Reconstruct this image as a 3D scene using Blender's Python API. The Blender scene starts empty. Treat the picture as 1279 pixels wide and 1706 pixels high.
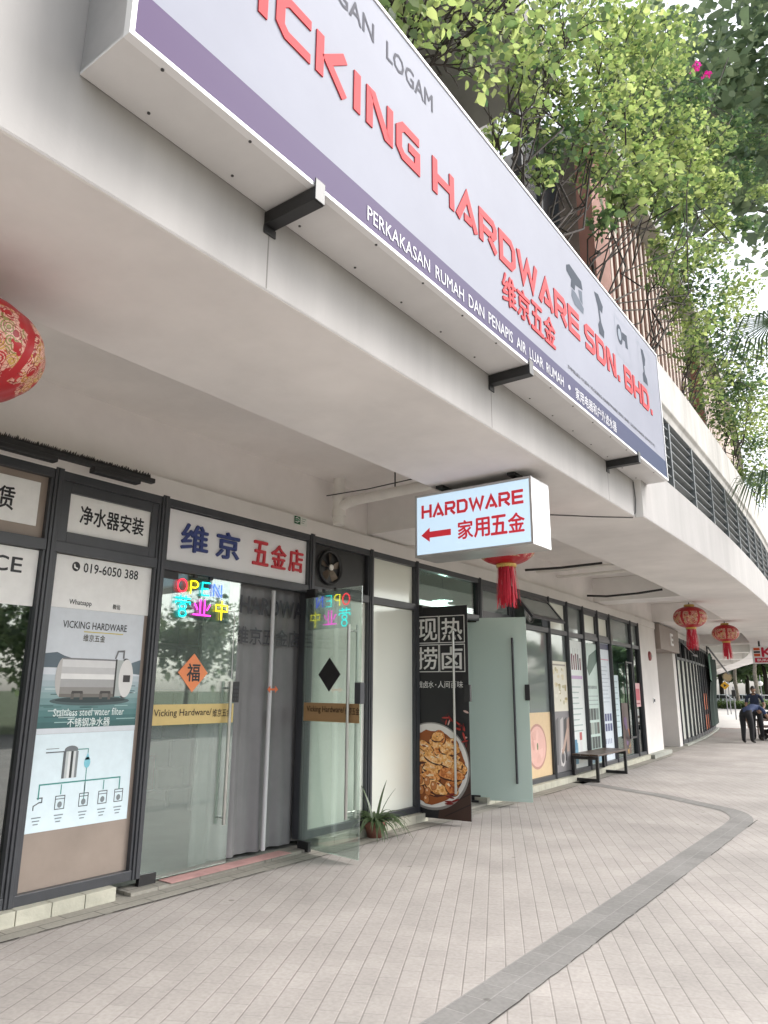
import bpy, bmesh, math, random
import numpy as np
from mathutils import Vector, Matrix
R = math.radians
C = bpy.context.scene.collection
scene = bpy.context.scene
random.seed(7)
rng = np.random.default_rng(7)

# ------------------------------------------------------------------ camera
EYE = Vector((0, 0, 1.55)); FPX = 1195.7
PITCH, ROLL, YAW = 0.243226, 0.006259, 0.631347
_F = Vector((-math.sin(YAW)*math.cos(PITCH), math.cos(YAW)*math.cos(PITCH), math.sin(PITCH)))
_r = Vector((math.cos(YAW), math.sin(YAW), 0)); _u = _r.cross(_F)
_R = _r*math.cos(ROLL) + _u*math.sin(ROLL); _U = -_r*math.sin(ROLL) + _u*math.cos(ROLL)
cam = bpy.data.cameras.new('camera'); camo = bpy.data.objects.new('camera', cam); C.objects.link(camo)
cam.sensor_fit = 'VERTICAL'; cam.sensor_height = 24; cam.lens = 24*FPX/1706
cam.clip_start = 0.05; cam.clip_end = 1500
m = Matrix((( _R.x, _U.x, -_F.x, EYE.x), (_R.y, _U.y, -_F.y, EYE.y), (_R.z, _U.z, -_F.z, EYE.z), (0, 0, 0, 1)))
camo.matrix_world = m
scene.camera = camo

# ------------------------------------------------------------------ sky, sun, exposure
SUN_EL, SUN_AZ = R(42), R(45)          # azimuth measured from +Y towards +X
w = bpy.data.worlds.new('World'); scene.world = w; w.use_nodes = True
nt = w.node_tree; bg = nt.nodes['Background']
sky = nt.nodes.new('ShaderNodeTexSky'); sky.sky_type = 'NISHITA'; sky.sun_disc = False
sky.sun_elevation = SUN_EL; sky.sun_rotation = SUN_AZ; sky.dust_density = 3.0; sky.air_density = 1.0
hs = nt.nodes.new('ShaderNodeHueSaturation'); hs.inputs['Saturation'].default_value = 0.30; hs.inputs['Value'].default_value = 1.0
nt.links.new(sky.outputs[0], hs.inputs['Color']); nt.links.new(hs.outputs[0], bg.inputs['Color'])
bg.inputs['Strength'].default_value = 0.15
sl = bpy.data.lights.new('sun', 'SUN'); so = bpy.data.objects.new('sun', sl); C.objects.link(so)
sl.energy = 1.35; sl.angle = R(34); sl.color = (1.0, 0.97, 0.94)
sd = Vector((math.sin(SUN_AZ)*math.cos(SUN_EL), math.cos(SUN_AZ)*math.cos(SUN_EL), math.sin(SUN_EL)))
so.rotation_euler = sd.to_track_quat('Z', 'Y').to_euler(); so.location = sd*60
scene.view_settings.view_transform = 'Standard'; scene.view_settings.look = 'None'
scene.view_settings.gamma = 1; scene.view_settings.exposure = 1.38
scene.render.engine = 'CYCLES'
cy = scene.cycles
cy.use_denoising = True; cy.max_bounces = 8; cy.diffuse_bounces = 5; cy.transparent_max_bounces = 12
cy.caustics_reflective = False; cy.caustics_refractive = False; cy.sample_clamp_indirect = 6

# ------------------------------------------------------------------ pixel helpers (photo pixel -> point on a real plane)
def ray(px, py):
    d = _F + _R*((px-639.5)/FPX) - _U*((py-853)/FPX); return d
def atX(px, py, X): d = ray(px, py); return EYE + d*(X/d.x)
def atY(px, py, Y): d = ray(px, py); return EYE + d*(Y/d.y)
def atZ(px, py, Z): d = ray(px, py); return EYE + d*((Z-EYE.z)/d.z)
def off(Y):                                   # the arcade bends away to the left
    if Y < 8: return 0.0
    if Y < 58: return -.0032*(Y-8)**2
    return -8.0 - .27*(Y-58)
FX = -5.24
def P(Y, dx=0, z=0): return Vector((FX + off(Y) + dx, Y, z))

# ------------------------------------------------------------------ materials
_M = {}
def lin(c):
    if isinstance(c, str):
        c = [int(c[i:i+2], 16)/255 for i in (0, 2, 4)]
    return [x/12.92 if x <= .04045 else ((x+.055)/1.055)**2.4 for x in c]
def mat(name, col, rough=.6, metal=0, var=.0, vs=3.0, bump=0, bs=40, spec=.5, emit=0, ecol=None, coat=0, coords='Object'):
    if name in _M: return _M[name]
    m = bpy.data.materials.new(name); m.use_nodes = True; _M[name] = m
    n = m.node_tree.nodes; l = m.node_tree.links; b = n['Principled BSDF']
    if isinstance(col, str): col = lin(col)
    b.inputs['Base Color'].default_value = (*col, 1)
    b.inputs['Roughness'].default_value = rough; b.inputs['Metallic'].default_value = metal
    b.inputs['Specular IOR Level'].default_value = spec
    if coat: b.inputs['Coat Weight'].default_value = coat; b.inputs['Coat Roughness'].default_value = .08
    if emit:
        b.inputs['Emission Color'].default_value = (*(lin(ecol) if isinstance(ecol, str) else (ecol or col)), 1)
        b.inputs['Emission Strength'].default_value = emit
    if var or bump:
        tc = n.new('ShaderNodeTexCoord')
    if var:
        tx = n.new('ShaderNodeTexNoise'); tx.inputs['Scale'].default_value = vs; tx.inputs['Detail'].default_value = 6; tx.inputs['Roughness'].default_value = .62
        l.new(tc.outputs[coords], tx.inputs['Vector'])
        rp = n.new('ShaderNodeValToRGB'); e = rp.color_ramp.elements
        e[0].position = .3; e[1].position = .7
        e[0].color = (*[max(0, c*(1-var)) for c in col], 1); e[1].color = (*[min(1, c*(1+var)) for c in col], 1)
        l.new(tx.outputs['Fac'], rp.inputs['Fac']); l.new(rp.outputs[0], b.inputs['Base Color'])
    if bump:
        t2 = n.new('ShaderNodeTexNoise'); t2.inputs['Scale'].default_value = bs; t2.inputs['Detail'].default_value = 4
        l.new(tc.outputs[coords], t2.inputs['Vector'])
        bp = n.new('ShaderNodeBump'); bp.inputs['Strength'].default_value = bump; bp.inputs['Distance'].default_value = .02
        l.new(t2.outputs['Fac'], bp.inputs['Height']); l.new(bp.outputs[0], b.inputs['Normal'])
    return m
def ink(hexcol, rough=.45):                   # flat printed colour
    return mat('print_'+hexcol, hexcol, rough, var=.04, vs=12)
def glass(name, tint, refl=.16, opacity=0.0, ocol='BFCBC6', rough=.02):
    if name in _M: return _M[name]
    m = bpy.data.materials.new(name); m.use_nodes = True; _M[name] = m
    n = m.node_tree.nodes; l = m.node_tree.links; n.remove(n['Principled BSDF']); out = n['Material Output']
    tr = n.new('ShaderNodeBsdfTransparent'); tr.inputs[0].default_value = (*lin(tint), 1)
    gl = n.new('ShaderNodeBsdfGlossy'); gl.inputs['Roughness'].default_value = rough; gl.inputs[0].default_value = (.95, 1, .98, 1)
    body = tr.outputs[0]
    if opacity:
        df = n.new('ShaderNodeBsdfDiffuse'); df.inputs[0].default_value = (*lin(ocol), 1)
        mx = n.new('ShaderNodeMixShader'); mx.inputs[0].default_value = opacity
        l.new(tr.outputs[0], mx.inputs[1]); l.new(df.outputs[0], mx.inputs[2]); body = mx.outputs[0]
    lw = n.new('ShaderNodeLayerWeight'); lw.inputs['Blend'].default_value = .25
    mp = n.new('ShaderNodeMapRange'); mp.inputs[3].default_value = refl; mp.inputs[4].default_value = min(.9, refl+.55)
    l.new(lw.outputs['Fresnel'], mp.inputs[0])
    m2 = n.new('ShaderNodeMixShader'); l.new(mp.outputs[0], m2.inputs[0]); l.new(body, m2.inputs[1]); l.new(gl.outputs[0], m2.inputs[2])
    l.new(m2.outputs[0], out.inputs['Surface']); return m
def leafmat(name, cols, trans=.45):
    m = bpy.data.materials.new(name); m.use_nodes = True
    n = m.node_tree.nodes; l = m.node_tree.links; n.remove(n['Principled BSDF']); out = n['Material Output']
    g = n.new('ShaderNodeNewGeometry'); rp = n.new('ShaderNodeValToRGB'); e = rp.color_ramp.elements
    for i, c in enumerate(cols):
        el = e[i] if i < 2 else e.new(1)
        el.position = i/(len(cols)-1); el.color = (*c, 1)
    l.new(g.outputs['Random Per Island'], rp.inputs['Fac'])
    d = n.new('ShaderNodeBsdfDiffuse'); t = n.new('ShaderNodeBsdfTranslucent'); gl = n.new('ShaderNodeBsdfGlossy'); gl.inputs['Roughness'].default_value = .4
    hv = n.new('ShaderNodeHueSaturation'); hv.inputs['Value'].default_value = 1.9; hv.inputs['Saturation'].default_value = 1.1; hv.inputs['Hue'].default_value = .489
    l.new(rp.outputs[0], d.inputs[0]); l.new(rp.outputs[0], hv.inputs['Color']); l.new(hv.outputs[0], t.inputs[0])
    a = n.new('ShaderNodeMixShader'); a.inputs[0].default_value = trans; l.new(d.outputs[0], a.inputs[1]); l.new(t.outputs[0], a.inputs[2])
    b = n.new('ShaderNodeMixShader'); b.inputs[0].default_value = .06; l.new(a.outputs[0], b.inputs[1]); l.new(gl.outputs[0], b.inputs[2])
    l.new(b.outputs[0], out.inputs['Surface']); return m

PLASTER = mat('plaster', (.72, .695, .67), .85, var=.09, vs=.8, bump=.08, bs=14)
FACADEP = mat('outer_face_dimmed', (.405, .389, .378), .85, var=.10, vs=1.0, bump=.08, bs=14)  # darker than the soffit to hold back the light on outer beam faces
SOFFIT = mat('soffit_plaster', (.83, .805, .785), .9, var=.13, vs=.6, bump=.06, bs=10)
RECESSP = mat('recess_plaster', (.78, .75, .725), .9, var=.10, vs=.8, bump=.05, bs=10)
CONC = mat('weathered_concrete', (.52, .50, .47), .9, var=.22, vs=1.3, bump=.2, bs=20)
FRAME = mat('charcoal_aluminium', (.050, .053, .060), .38, var=.12, vs=6)
for _mm in (CONC, FACADEP):
    _n = _mm.node_tree; _tx = [q for q in _n.nodes if q.bl_idname == 'ShaderNodeTexNoise'][0]; _mp = _n.nodes.new('ShaderNodeMapping'); _mp.inputs['Scale'].default_value = (1, 2.2, .35)
    _tc = [q for q in _n.nodes if q.bl_idname == 'ShaderNodeTexCoord'][0]; _n.links.new(_tc.outputs['Object'], _mp.inputs['Vector']); _n.links.new(_mp.outputs[0], _tx.inputs['Vector'])
BLACK = mat('black_metal', (.018, .018, .019), .45, var=.2, vs=9)
STEEL = mat('brushed_steel', (.55, .54, .52), .28, metal=1, var=.08, vs=20)
SILVER = mat('sheet_metal', (.62, .62, .62), .32, metal=.85, var=.12, vs=2.5, bump=.06, bs=5)
CASING = mat('painted_casing', (.66, .65, .64), .5, var=.08, vs=1.6, bump=.05, bs=3)
WHITE = mat('white_paint', (.80, .80, .80), .45)
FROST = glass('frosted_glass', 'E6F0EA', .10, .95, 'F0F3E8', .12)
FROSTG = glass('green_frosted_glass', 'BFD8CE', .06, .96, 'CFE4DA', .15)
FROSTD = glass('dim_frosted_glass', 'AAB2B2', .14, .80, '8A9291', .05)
CLEAR = glass('clear_glass', 'CFE3DC', .17)
DARKG = glass('tinted_glass', '7A8885', .20)
LEAFC = glass('door_glass', 'EEF6F2', .11, .09, 'DCE8E2')

# ------------------------------------------------------------------ mesh builder
_TX = {}
def text_geo(body, bold=0.0, res=3):
    k = (body, bold, res)
    if k in _TX: return _TX[k]
    c = bpy.data.curves.new('t', 'FONT'); c.body = body; c.offset = bold; c.resolution_u = res; c.extrude = .5
    o = bpy.data.objects.new('t', c); C.objects.link(o)
    bpy.context.view_layer.update()
    me = o.evaluated_get(bpy.context.evaluated_depsgraph_get()).to_mesh()
    vs = [v.co.copy() for v in me.vertices]; fs = [tuple(p.vertices) for p in me.polygons]
    nz = [p.normal.z for p in me.polygons]
    bpy.data.objects.remove(o); bpy.data.curves.remove(c)
    xs = [v.x for v in vs]; ys = [v.y for v in vs]
    _TX[k] = (vs, fs, nz, min(xs), min(ys), max(xs), max(ys)); return _TX[k]

class Fr:                                      # a local frame: u right, v up, n out
    def __init__(s, O, U, V=Vector((0, 0, 1))):
        s.O = Vector(O); s.U = Vector(U).normalized(); s.V = Vector(V).normalized(); s.N = s.U.cross(s.V).normalized()
    def __call__(s, u, v, n=0): return s.O + s.U*u + s.V*v + s.N*n
def facfr(Y0, Y1, dx=0, z=0): a = P(Y0, dx, z); return Fr(a, P(Y1, dx, z)-a)
def seglen(Y0, Y1): return (P(Y1)-P(Y0)).length
WORLD = Fr((0, 0, 0), (1, 0, 0), (0, 1, 0))

class MB:
    def __init__(s): s.v = []; s.f = []; s.m = []; s.sm = []
    def add(s, vs, fs, mt, smooth=False):
        b = len(s.v); s.v += [Vector(x) for x in vs]
        for f in fs: s.f.append([b+i for i in f]); s.m.append(mt); s.sm.append(smooth)
        return s
    def box(s, a, b, mt): return s.fbox(Fr((0, 0, 0), (1, 0, 0), (0, 1, 0)), a, b, mt)
    def fbox(s, fr, a, b, mt):                # box in a frame, (u,v,n) corners
        (x0, y0, z0), (x1, y1, z1) = a, b
        vs = [fr(x, y, z) for z in (z0, z1) for y in (y0, y1) for x in (x0, x1)]
        return s.add(vs, [(0, 2, 3, 1), (4, 5, 7, 6), (0, 1, 5, 4), (2, 6, 7, 3), (0, 4, 6, 2), (1, 3, 7, 5)], mt)
    def poly(s, fr, pts, n, mt, depth=0):
        k = len(pts)
        if not depth: return s.add([fr(x, y, n) for x, y in pts], [tuple(range(k))], mt)
        vs = [fr(x, y, n) for x, y in pts] + [fr(x, y, n+depth) for x, y in pts]
        return s.add(vs, [tuple(range(k))[::-1], tuple(range(k, 2*k))] + [(i, (i+1) % k, (i+1) % k+k, i+k) for i in range(k)], mt)
    def rect(s, fr, x0, y0, x1, y1, n, mt, depth=0): return s.poly(fr, [(x0, y0), (x1, y0), (x1, y1), (x0, y1)], n, mt, depth)
    def ell(s, fr, cx, cy, rx, ry, n, mt, a=0, k=20, depth=0, wob=0):
        pts = []
        for i in range(k):
            t = 2*math.pi*i/k; q = 1+wob*(random.random()-.5)
            x, y = rx*math.cos(t)*q, ry*math.sin(t)*q
            pts.append((cx+x*math.cos(a)-y*math.sin(a), cy+x*math.sin(a)+y*math.cos(a)))
        return s.poly(fr, pts, n, mt, depth)
    def line(s, fr, pts, wd, n, mt, closed=False, depth=0):   # mitred ribbon
        P2 = [Vector(p) for p in pts]; k = len(P2); L = []; Rr = []
        for i in range(k):
            a = P2[i-1] if (i or closed) else None; b = P2[(i+1) % k] if (i < k-1 or closed) else None
            d1 = (P2[i]-a).normalized() if a is not None else None; d2 = (b-P2[i]).normalized() if b is not None else None
            if d1 is None: d1 = d2
            if d2 is None: d2 = d1
            n1 = Vector((-d1.y, d1.x)); n2 = Vector((-d2.y, d2.x)); mm = n1+n2
            mm = mm.normalized() if mm.length > 1e-6 else n1
            q = min(2.2, 1/max(.2, mm.dot(n1)))
            L.append(P2[i]+mm*wd/2*q); Rr.append(P2[i]-mm*wd/2*q)
        for i in range(k if closed else k-1):
            j = (i+1) % k; s.poly(fr, [Rr[i], Rr[j], L[j], L[i]], n, mt, depth)
        return s
    def text(s, fr, x, y, wd, ht, body, mt, n=0.001, bold=0.0, depth=0, res=2):
        vs, fs, nz, x0, y0, x1, y1 = text_geo(body, 0, res)
        sx = wd/(x1-x0); sy = ht/(y1-y0); bo = bold*sy*.62
        sh = [(0, 0)] if not bold else [(0, 0), (bo, 0), (-bo, 0), (0, bo), (0, -bo)]
        keep = [f for f, z in zip(fs, nz) if z > .9]
        for q, (ox, oy) in enumerate(sh):
            if depth:
                e = q*.00025
                s.add([fr(x+ox+(p.x-x0)*sx, y+oy+(p.y-y0)*sy, n+(p.z+.5)*(depth+e)) for p in vs], fs, mt)
            else:
                idx = {}; out = []
                for f in keep:
                    for i in f:
                        if i not in idx: idx[i] = len(out); out.append(vs[i])
                s.add([fr(x+ox+(p.x-x0)*sx, y+oy+(p.y-y0)*sy, n+q*.0003) for p in out], [tuple(idx[i] for i in f) for f in keep], mt)
        return s
    def tube(s, pts, r, mt, k=8, r2=None, cap=True, smooth=True):
        pts = [Vector(p) for p in pts]; nP = len(pts); base = len(s.v); rs = [r + ((r2 if r2 is not None else r)-r)*i/max(1, nP-1) for i in range(nP)]
        up = None; vs = []
        for i, p in enumerate(pts):
            d = (pts[min(i+1, nP-1)]-pts[max(i-1, 0)])
            d = d.normalized() if d.length > 1e-9 else Vector((0, 0, 1))
            if up is None: up = d.orthogonal().normalized()
            up = (up - d*up.dot(d)); up = up.normalized() if up.length > 1e-6 else d.orthogonal().normalized()
            bn = d.cross(up)
            for j in range(k):
                t = 2*math.pi*j/k; vs.append(p + (up*math.cos(t)+bn*math.sin(t))*rs[i])
        fs = [(i*k+j, i*k+(j+1) % k, (i+1)*k+(j+1) % k, (i+1)*k+j) for i in range(nP-1) for j in range(k)]
        s.add(vs, fs, mt, smooth)
        if cap: s.add(vs[:k], [tuple(range(k))[::-1]], mt); s.add(vs[-k:], [tuple(range(k))], mt)
        return s
    def lathe(s, c, prof, mt, k=24, smooth=True):   # (r,z) profile about vertical axis at c
        c = Vector(c); vs = []
        for r, z in prof:
            for j in range(k):
                t = 2*math.pi*j/k; vs.append(c+Vector((r*math.cos(t), r*math.sin(t), z)))
        fs = [(i*k+j, i*k+(j+1) % k, (i+1)*k+(j+1) % k, (i+1)*k+j) for i in range(len(prof)-1) for j in range(k)]
        return s.add(vs, fs, mt, smooth)
    def sweep(s, prof, Ys, mt, closed=True, caps=True):   # (dx,z) profile carried along the bend
        k = len(prof); vs = [Vector((off(Y)+x, Y, z)) for Y in Ys for x, z in prof]
        kk = k if closed else k-1
        fs = [(i*k+j, (i+1)*k+j, (i+1)*k+(j+1) % k, i*k+(j+1) % k) for i in range(len(Ys)-1) for j in range(kk)]
        if isinstance(mt, list):
            s.add(vs, fs, mt[0]); s.m[-len(fs):] = [mt[i % kk] for i in range(len(fs))]
            if caps and closed: s.add(vs[:k], [tuple(range(k))], mt[0]); s.add(vs[-k:], [tuple(range(k))], mt[0])
            return s
        if caps and closed: fs += [tuple(range(k)), tuple(range((len(Ys)-1)*k, len(Ys)*k))[::-1]]
        return s.add(vs, fs, mt)
    def build(s, name, parent=None, origin=None, bevel=0, recalc=True, label=None, kind=None):
        me = bpy.data.meshes.new(name); o = bpy.data.objects.new(name, me); C.objects.link(o)
        if parent is not None:
            w0 = Vector(parent['_w'])
            o.parent = parent; og = Vector(origin) if origin is not None else w0
            o.location = og-w0
        else:
            og = Vector(origin) if origin is not None else Vector((0, 0, 0)); o.location = og
        o['_w'] = tuple(og)
        me.from_pydata([tuple(v-og) for v in s.v], [], s.f)
        ms = []
        for q in s.m:
            if q not in ms: ms.append(q)
        for q in ms: me.materials.append(q)
        ix = {q: i for i, q in enumerate(ms)}
        me.polygons.foreach_set('material_index', [ix[q] for q in s.m])
        me.polygons.foreach_set('use_smooth', s.sm)
        if recalc:
            bm = bmesh.new(); bm.from_mesh(me); bmesh.ops.recalc_face_normals(bm, faces=bm.faces); bm.to_mesh(me); bm.free()
        me.update()
        if bevel:
            md = o.modifiers.new('bevel', 'BEVEL'); md.width = bevel; md.segments = 2; md.limit_method = 'ANGLE'
        if label: o['label'] = label
        if kind: o['kind'] = kind
        return o
def tag(o, label, cat, group=None):
    o['label'] = label; o['category'] = cat
    if group: o['group'] = group
    return o
def thing(name, loc, label, cat, group=None):
    o = bpy.data.objects.new(name, None); C.objects.link(o); o.location = loc; o['_w'] = tuple(loc); o.empty_display_size = .2
    return tag(o, label, cat, group)
def dup(root, loc, label, rz=0, scale=1):
    def cp(o, par):
        c = o.copy(); C.objects.link(c); c.parent = par
        for ch in list(o.children): cp(ch, c)
        return c
    kids = list(root.children)
    r = root.copy(); C.objects.link(r); r.location = loc; r.rotation_euler = (0, 0, rz); r.scale = (scale,)*3; r['_w'] = tuple(loc)
    if label: r['label'] = label
    for ch in kids: cp(ch, r)
    return r
YS = [-9, -6, -3, 0, 3, 6, 8] + [8+1.3*i for i in range(1, 40)] + [62, 70, 80, 95]
def ys(a, b): return [a] + [y for y in YS if a+.05 < y < b-.05] + [b]

# techno lettering, drawn as mitred strokes in a unit box
TECH = {
 'H': [[(.1, 0), (.1, 1)], [(.21, .5), (.79, .5)], [(.9, 0), (.9, 1)]],
 'A': [[(.02, 0), (.5, .88), (.98, 0)], [(.36, .19), (.74, .19)]],
 'R': [[(.0, .9), (.78, .9), (.9, .78), (.9, .58), (.78, .46), (.22, .46)], [(.1, 0), (.1, .78)], [(.55, .34), (.95, .02)]],
 'D': [[(.1, .1), (.1, .9), (.72, .9), (.9, .72), (.9, .28), (.72, .1)]],
 'W': [[(.04, 1), (.26, .12), (.5, .8), (.74, .12), (.96, 1)]],
 'E': [[(.98, .9), (.1, .9), (.1, .1), (.98, .1)], [(.22, .5), (.92, .5)]],
 'V': [[(.04, 1), (.5, .1), (.96, 1)]], 'I': [[(.5, 0), (.5, 1)]],
 'C': [[(.98, .9), (.28, .9), (.1, .74), (.1, .26), (.28, .1), (.98, .1)]],
 'K': [[(.1, 0), (.1, 1)], [(.92, 1), (.34, .52), (.92, 0)]],
 'N': [[(.1, 0), (.1, .88), (.24, .88), (.76, .12), (.9, .12), (.9, 1)]],
 'G': [[(.98, .9), (.28, .9), (.1, .74), (.1, .26), (.28, .1), (.9, .1), (.9, .5), (.52, .5)]],
 'S': [[(.98, .9), (.26, .9), (.1, .8), (.1, .6), (.24, .5), (.76, .5), (.9, .4), (.9, .2), (.74, .1), (.02, .1)]],
 'B': [[(.1, .1), (.1, .9), (.78, .9), (.9, .8), (.9, .2), (.78, .1)], [(.21, .5), (.79, .5)]],
 '.': [[(.5, 0), (.5, .24)]], ' ': []}
CLOSED = {'D', 'B'}
def tech(mb, fr, x, y, wd, ht, body, mt, n, depth, th=.2):
    adv = {'I': .38, '.': .32, ' ': .55, 'W': 1.35}
    tot = sum(adv.get(c, 1.0)+.17 for c in body)-.17; s = wd/tot; cx = x
    for c in body:
        a = adv.get(c, 1.0); lw = a*s
        for i, st in enumerate(TECH[c]):
            if c in 'I.': pts = [(cx+lw/2, y+p[1]*ht) for p in st]
            else: pts = [(cx+p[0]*lw, y+p[1]*ht) for p in st]
            mb.line(fr, pts, th*ht, n, mt, closed=(c in CLOSED and i == 0), depth=depth)
        cx += (a+.17)*s

# ================================================================== SETTING
def pavermat(name, c1, c2, mortar, rot, bw, bh, off_=.5, mort=.006, rows=None):
    m = bpy.data.materials.new(name); m.use_nodes = True
    n = m.node_tree.nodes; l = m.node_tree.links; b = n['Principled BSDF']; b.inputs['Roughness'].default_value = .8
    tc = n.new('ShaderNodeTexCoord'); mp = n.new('ShaderNodeMapping'); mp.inputs['Rotation'].default_value = (0, 0, rot)
    l.new(tc.outputs['Object'], mp.inputs['Vector'])
    br = n.new('ShaderNodeTexBrick'); br.offset = off_
    br.inputs['Scale'].default_value = 1; br.inputs['Brick Width'].default_value = bw; br.inputs['Row Height'].default_value = bh
    br.inputs['Mortar Size'].default_value = mort; br.inputs['Mortar Smooth'].default_value = .3; br.inputs['Bias'].default_value = 0
    br.inputs['Color1'].default_value = (*c1, 1); br.inputs['Color2'].default_value = (*c2, 1); br.inputs['Mortar'].default_value = (*mortar, 1)
    l.new(mp.outputs[0], br.inputs['Vector'])
    col = br.outputs['Color']; hgt = br.outputs['Fac']
    if rows:                                   # long joints read stronger than the cross joints
        b2 = n.new('ShaderNodeTexBrick'); b2.inputs['Scale'].default_value = 1; b2.inputs['Brick Width'].default_value = 400; b2.inputs['Row Height'].default_value = bh
        b2.inputs['Mortar Size'].default_value = .0055; b2.inputs['Mortar Smooth'].default_value = .5
        b2.inputs['Color1'].default_value = b2.inputs['Color2'].default_value = (1, 1, 1, 1); b2.inputs['Mortar'].default_value = (*rows, 1)
        l.new(mp.outputs[0], b2.inputs['Vector'])
        nj = n.new('ShaderNodeTexNoise'); nj.inputs['Scale'].default_value = 1.7; nj.inputs['Detail'].default_value = 4; l.new(tc.outputs['Object'], nj.inputs['Vector'])
        rj = n.new('ShaderNodeValToRGB'); rj.color_ramp.elements[0].position = .36; rj.color_ramp.elements[0].color = (.15, .15, .15, 1); rj.color_ramp.elements[1].position = .62
        l.new(nj.outputs['Fac'], rj.inputs['Fac'])
        mj = n.new('ShaderNodeMix'); mj.data_type = 'RGBA'; mj.blend_type = 'MULTIPLY'; l.new(rj.outputs[0], mj.inputs['Factor']); l.new(col, mj.inputs['A']); l.new(b2.outputs['Color'], mj.inputs['B']); col = mj.outputs['Result']; hgt = b2.outputs['Fac']
    # patchy dirt and lighter wear, with their own shapes
    nz = n.new('ShaderNodeTexNoise'); nz.inputs['Scale'].default_value = .9; nz.inputs['Detail'].default_value = 7; nz.inputs['Roughness'].default_value = .6
    l.new(tc.outputs['Object'], nz.inputs['Vector'])
    rp = n.new('ShaderNodeValToRGB'); rp.color_ramp.elements[0].position = .3; rp.color_ramp.elements[0].color = (.74, .74, .73, 1); rp.color_ramp.elements[1].position = .68; rp.color_ramp.elements[1].color = (1.06, 1.05, 1.04, 1)
    l.new(nz.outputs['Fac'], rp.inputs['Fac'])
    n2 = n.new('ShaderNodeTexNoise'); n2.inputs['Scale'].default_value = 38; n2.inputs['Detail'].default_value = 5
    l.new(tc.outputs['Object'], n2.inputs['Vector'])
    r2 = n.new('ShaderNodeValToRGB'); r2.color_ramp.elements[0].position = .32; r2.color_ramp.elements[0].color = (.90, .90, .90, 1); r2.color_ramp.elements[1].position = .65; r2.color_ramp.elements[1].color = (1.05, 1.05, 1.05, 1)
    l.new(n2.outputs['Fac'], r2.inputs['Fac'])
    a = n.new('ShaderNodeMix'); a.data_type = 'RGBA'; a.blend_type = 'MULTIPLY'; a.inputs['Factor'].default_value = 1
    l.new(col, a.inputs['A']); l.new(rp.outputs[0], a.inputs['B'])
    c = n.new('ShaderNodeMix'); c.data_type = 'RGBA'; c.blend_type = 'MULTIPLY'; c.inputs['Factor'].default_value = 1
    l.new(a.outputs['Result'], c.inputs['A']); l.new(r2.outputs[0], c.inputs['B'])
    vg = n.new('ShaderNodeTexVoronoi'); vg.inputs['Scale'].default_value = 2.1; vg.inputs['Randomness'].default_value = 1; l.new(tc.outputs['Object'], vg.inputs['Vector'])
    rg = n.new('ShaderNodeValToRGB'); rg.color_ramp.elements[0].position = .035; rg.color_ramp.elements[0].color = (.62, .61, .60, 1); rg.color_ramp.elements[1].position = .055; rg.color_ramp.elements[1].color = (1, 1, 1, 1)
    l.new(vg.outputs['Distance'], rg.inputs['Fac'])
    gm = n.new('ShaderNodeMix'); gm.data_type = 'RGBA'; gm.blend_type = 'MULTIPLY'; gm.inputs['Factor'].default_value = 1; l.new(c.outputs['Result'], gm.inputs['A']); l.new(rg.outputs[0], gm.inputs['B'])
    l.new(gm.outputs['Result'], b.inputs['Base Color'])
    bp = n.new('ShaderNodeBump'); bp.inputs['Strength'].default_value = .45; bp.inputs['Distance'].default_value = .004; bp.invert = True
    l.new(hgt, bp.inputs['Height']); l.new(bp.outputs[0], b.inputs['Normal'])
    return m
PAVE = pavermat('pavers', (.385, .358, .336), (.352, .326, .306), (.305, .283, .266), R(-117.4), .234, .117, .5, .004, (.82, .80, .79))
BANDM = pavermat('grey_pavers', (.235, .228, .219), (.21, .204, .196), (.275, .267, .256), R(90), .20, .135, .5, .005)
SLABM = pavermat('grey_slabs', (.33, .315, .275), (.29, .28, .245), (.17, .16, .14), R(90), .42, .2, .5, .006)

def struct(mb, name, **k): return mb.build(name, kind='structure', **k)
mb = MB(); mb.add([(-400, -300, -.16), (400, -300, -.16), (400, 600, -.16), (-400, 600, -.16)], [(0, 1, 2, 3)], mat('grass_soil', (.10, .13, .05), .95, var=.3, vs=.8))
struct(mb, 'ground')
# pavement: one slab ending in a low step at the far end
mb = MB(); PY = [-9, -4, 0, 4, 8, 12, 16, 20, 24, 28, 32, 36.0]
pv = [Vector((-9.5+off(y), y, 0)) for y in PY] + [Vector((9+off(y), y, 0)) for y in PY]; k = len(PY)
mb.add(pv, [(i, k+i, k+i+1, i+1) for i in range(k-1)], PAVE)
struct(mb, 'pavement')
mb = MB(); RED = mat('red_step_edge', (.25, .12, .10), .8, var=.25, vs=6)
mb.add([Vector((-9.5+off(36), 36, 0)), Vector((9+off(36), 36, 0)), Vector((9+off(36), 36.02, -.156)), Vector((-9.5+off(36), 36.02, -.156))], [(0, 1, 2, 3)], RED)
mb.add([Vector((-9.5+off(36), 35.6, .004)), Vector((9+off(36), 35.6, .004)), Vector((9+off(36), 36.0, .004)), Vector((-9.5+off(36), 36.0, .004))], [(0, 1, 2, 3)], RED)
struct(mb, 'step_edge')
mb = MB(); LOWP = mat('pale_concrete_paving', (.44, .425, .405), .85, var=.1, vs=.7)
mb.add([Vector((-40, 36.03, -.15)), Vector((12, 36.03, -.15)), Vector((4, 84, -.15)), Vector((-44, 84, -.15))], [(0, 1, 2, 3)], LOWP)
struct(mb, 'lower_path')
mb = MB(); mb.add([Vector((9.4, -60, -.12)), Vector((17, -60, -.12)), Vector((17, 90, -.12)), Vector((9.4, 90, -.12))], [(0, 1, 2, 3)], mat('asphalt', (.06, .06, .062), .9, var=.2, vs=2))
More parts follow.
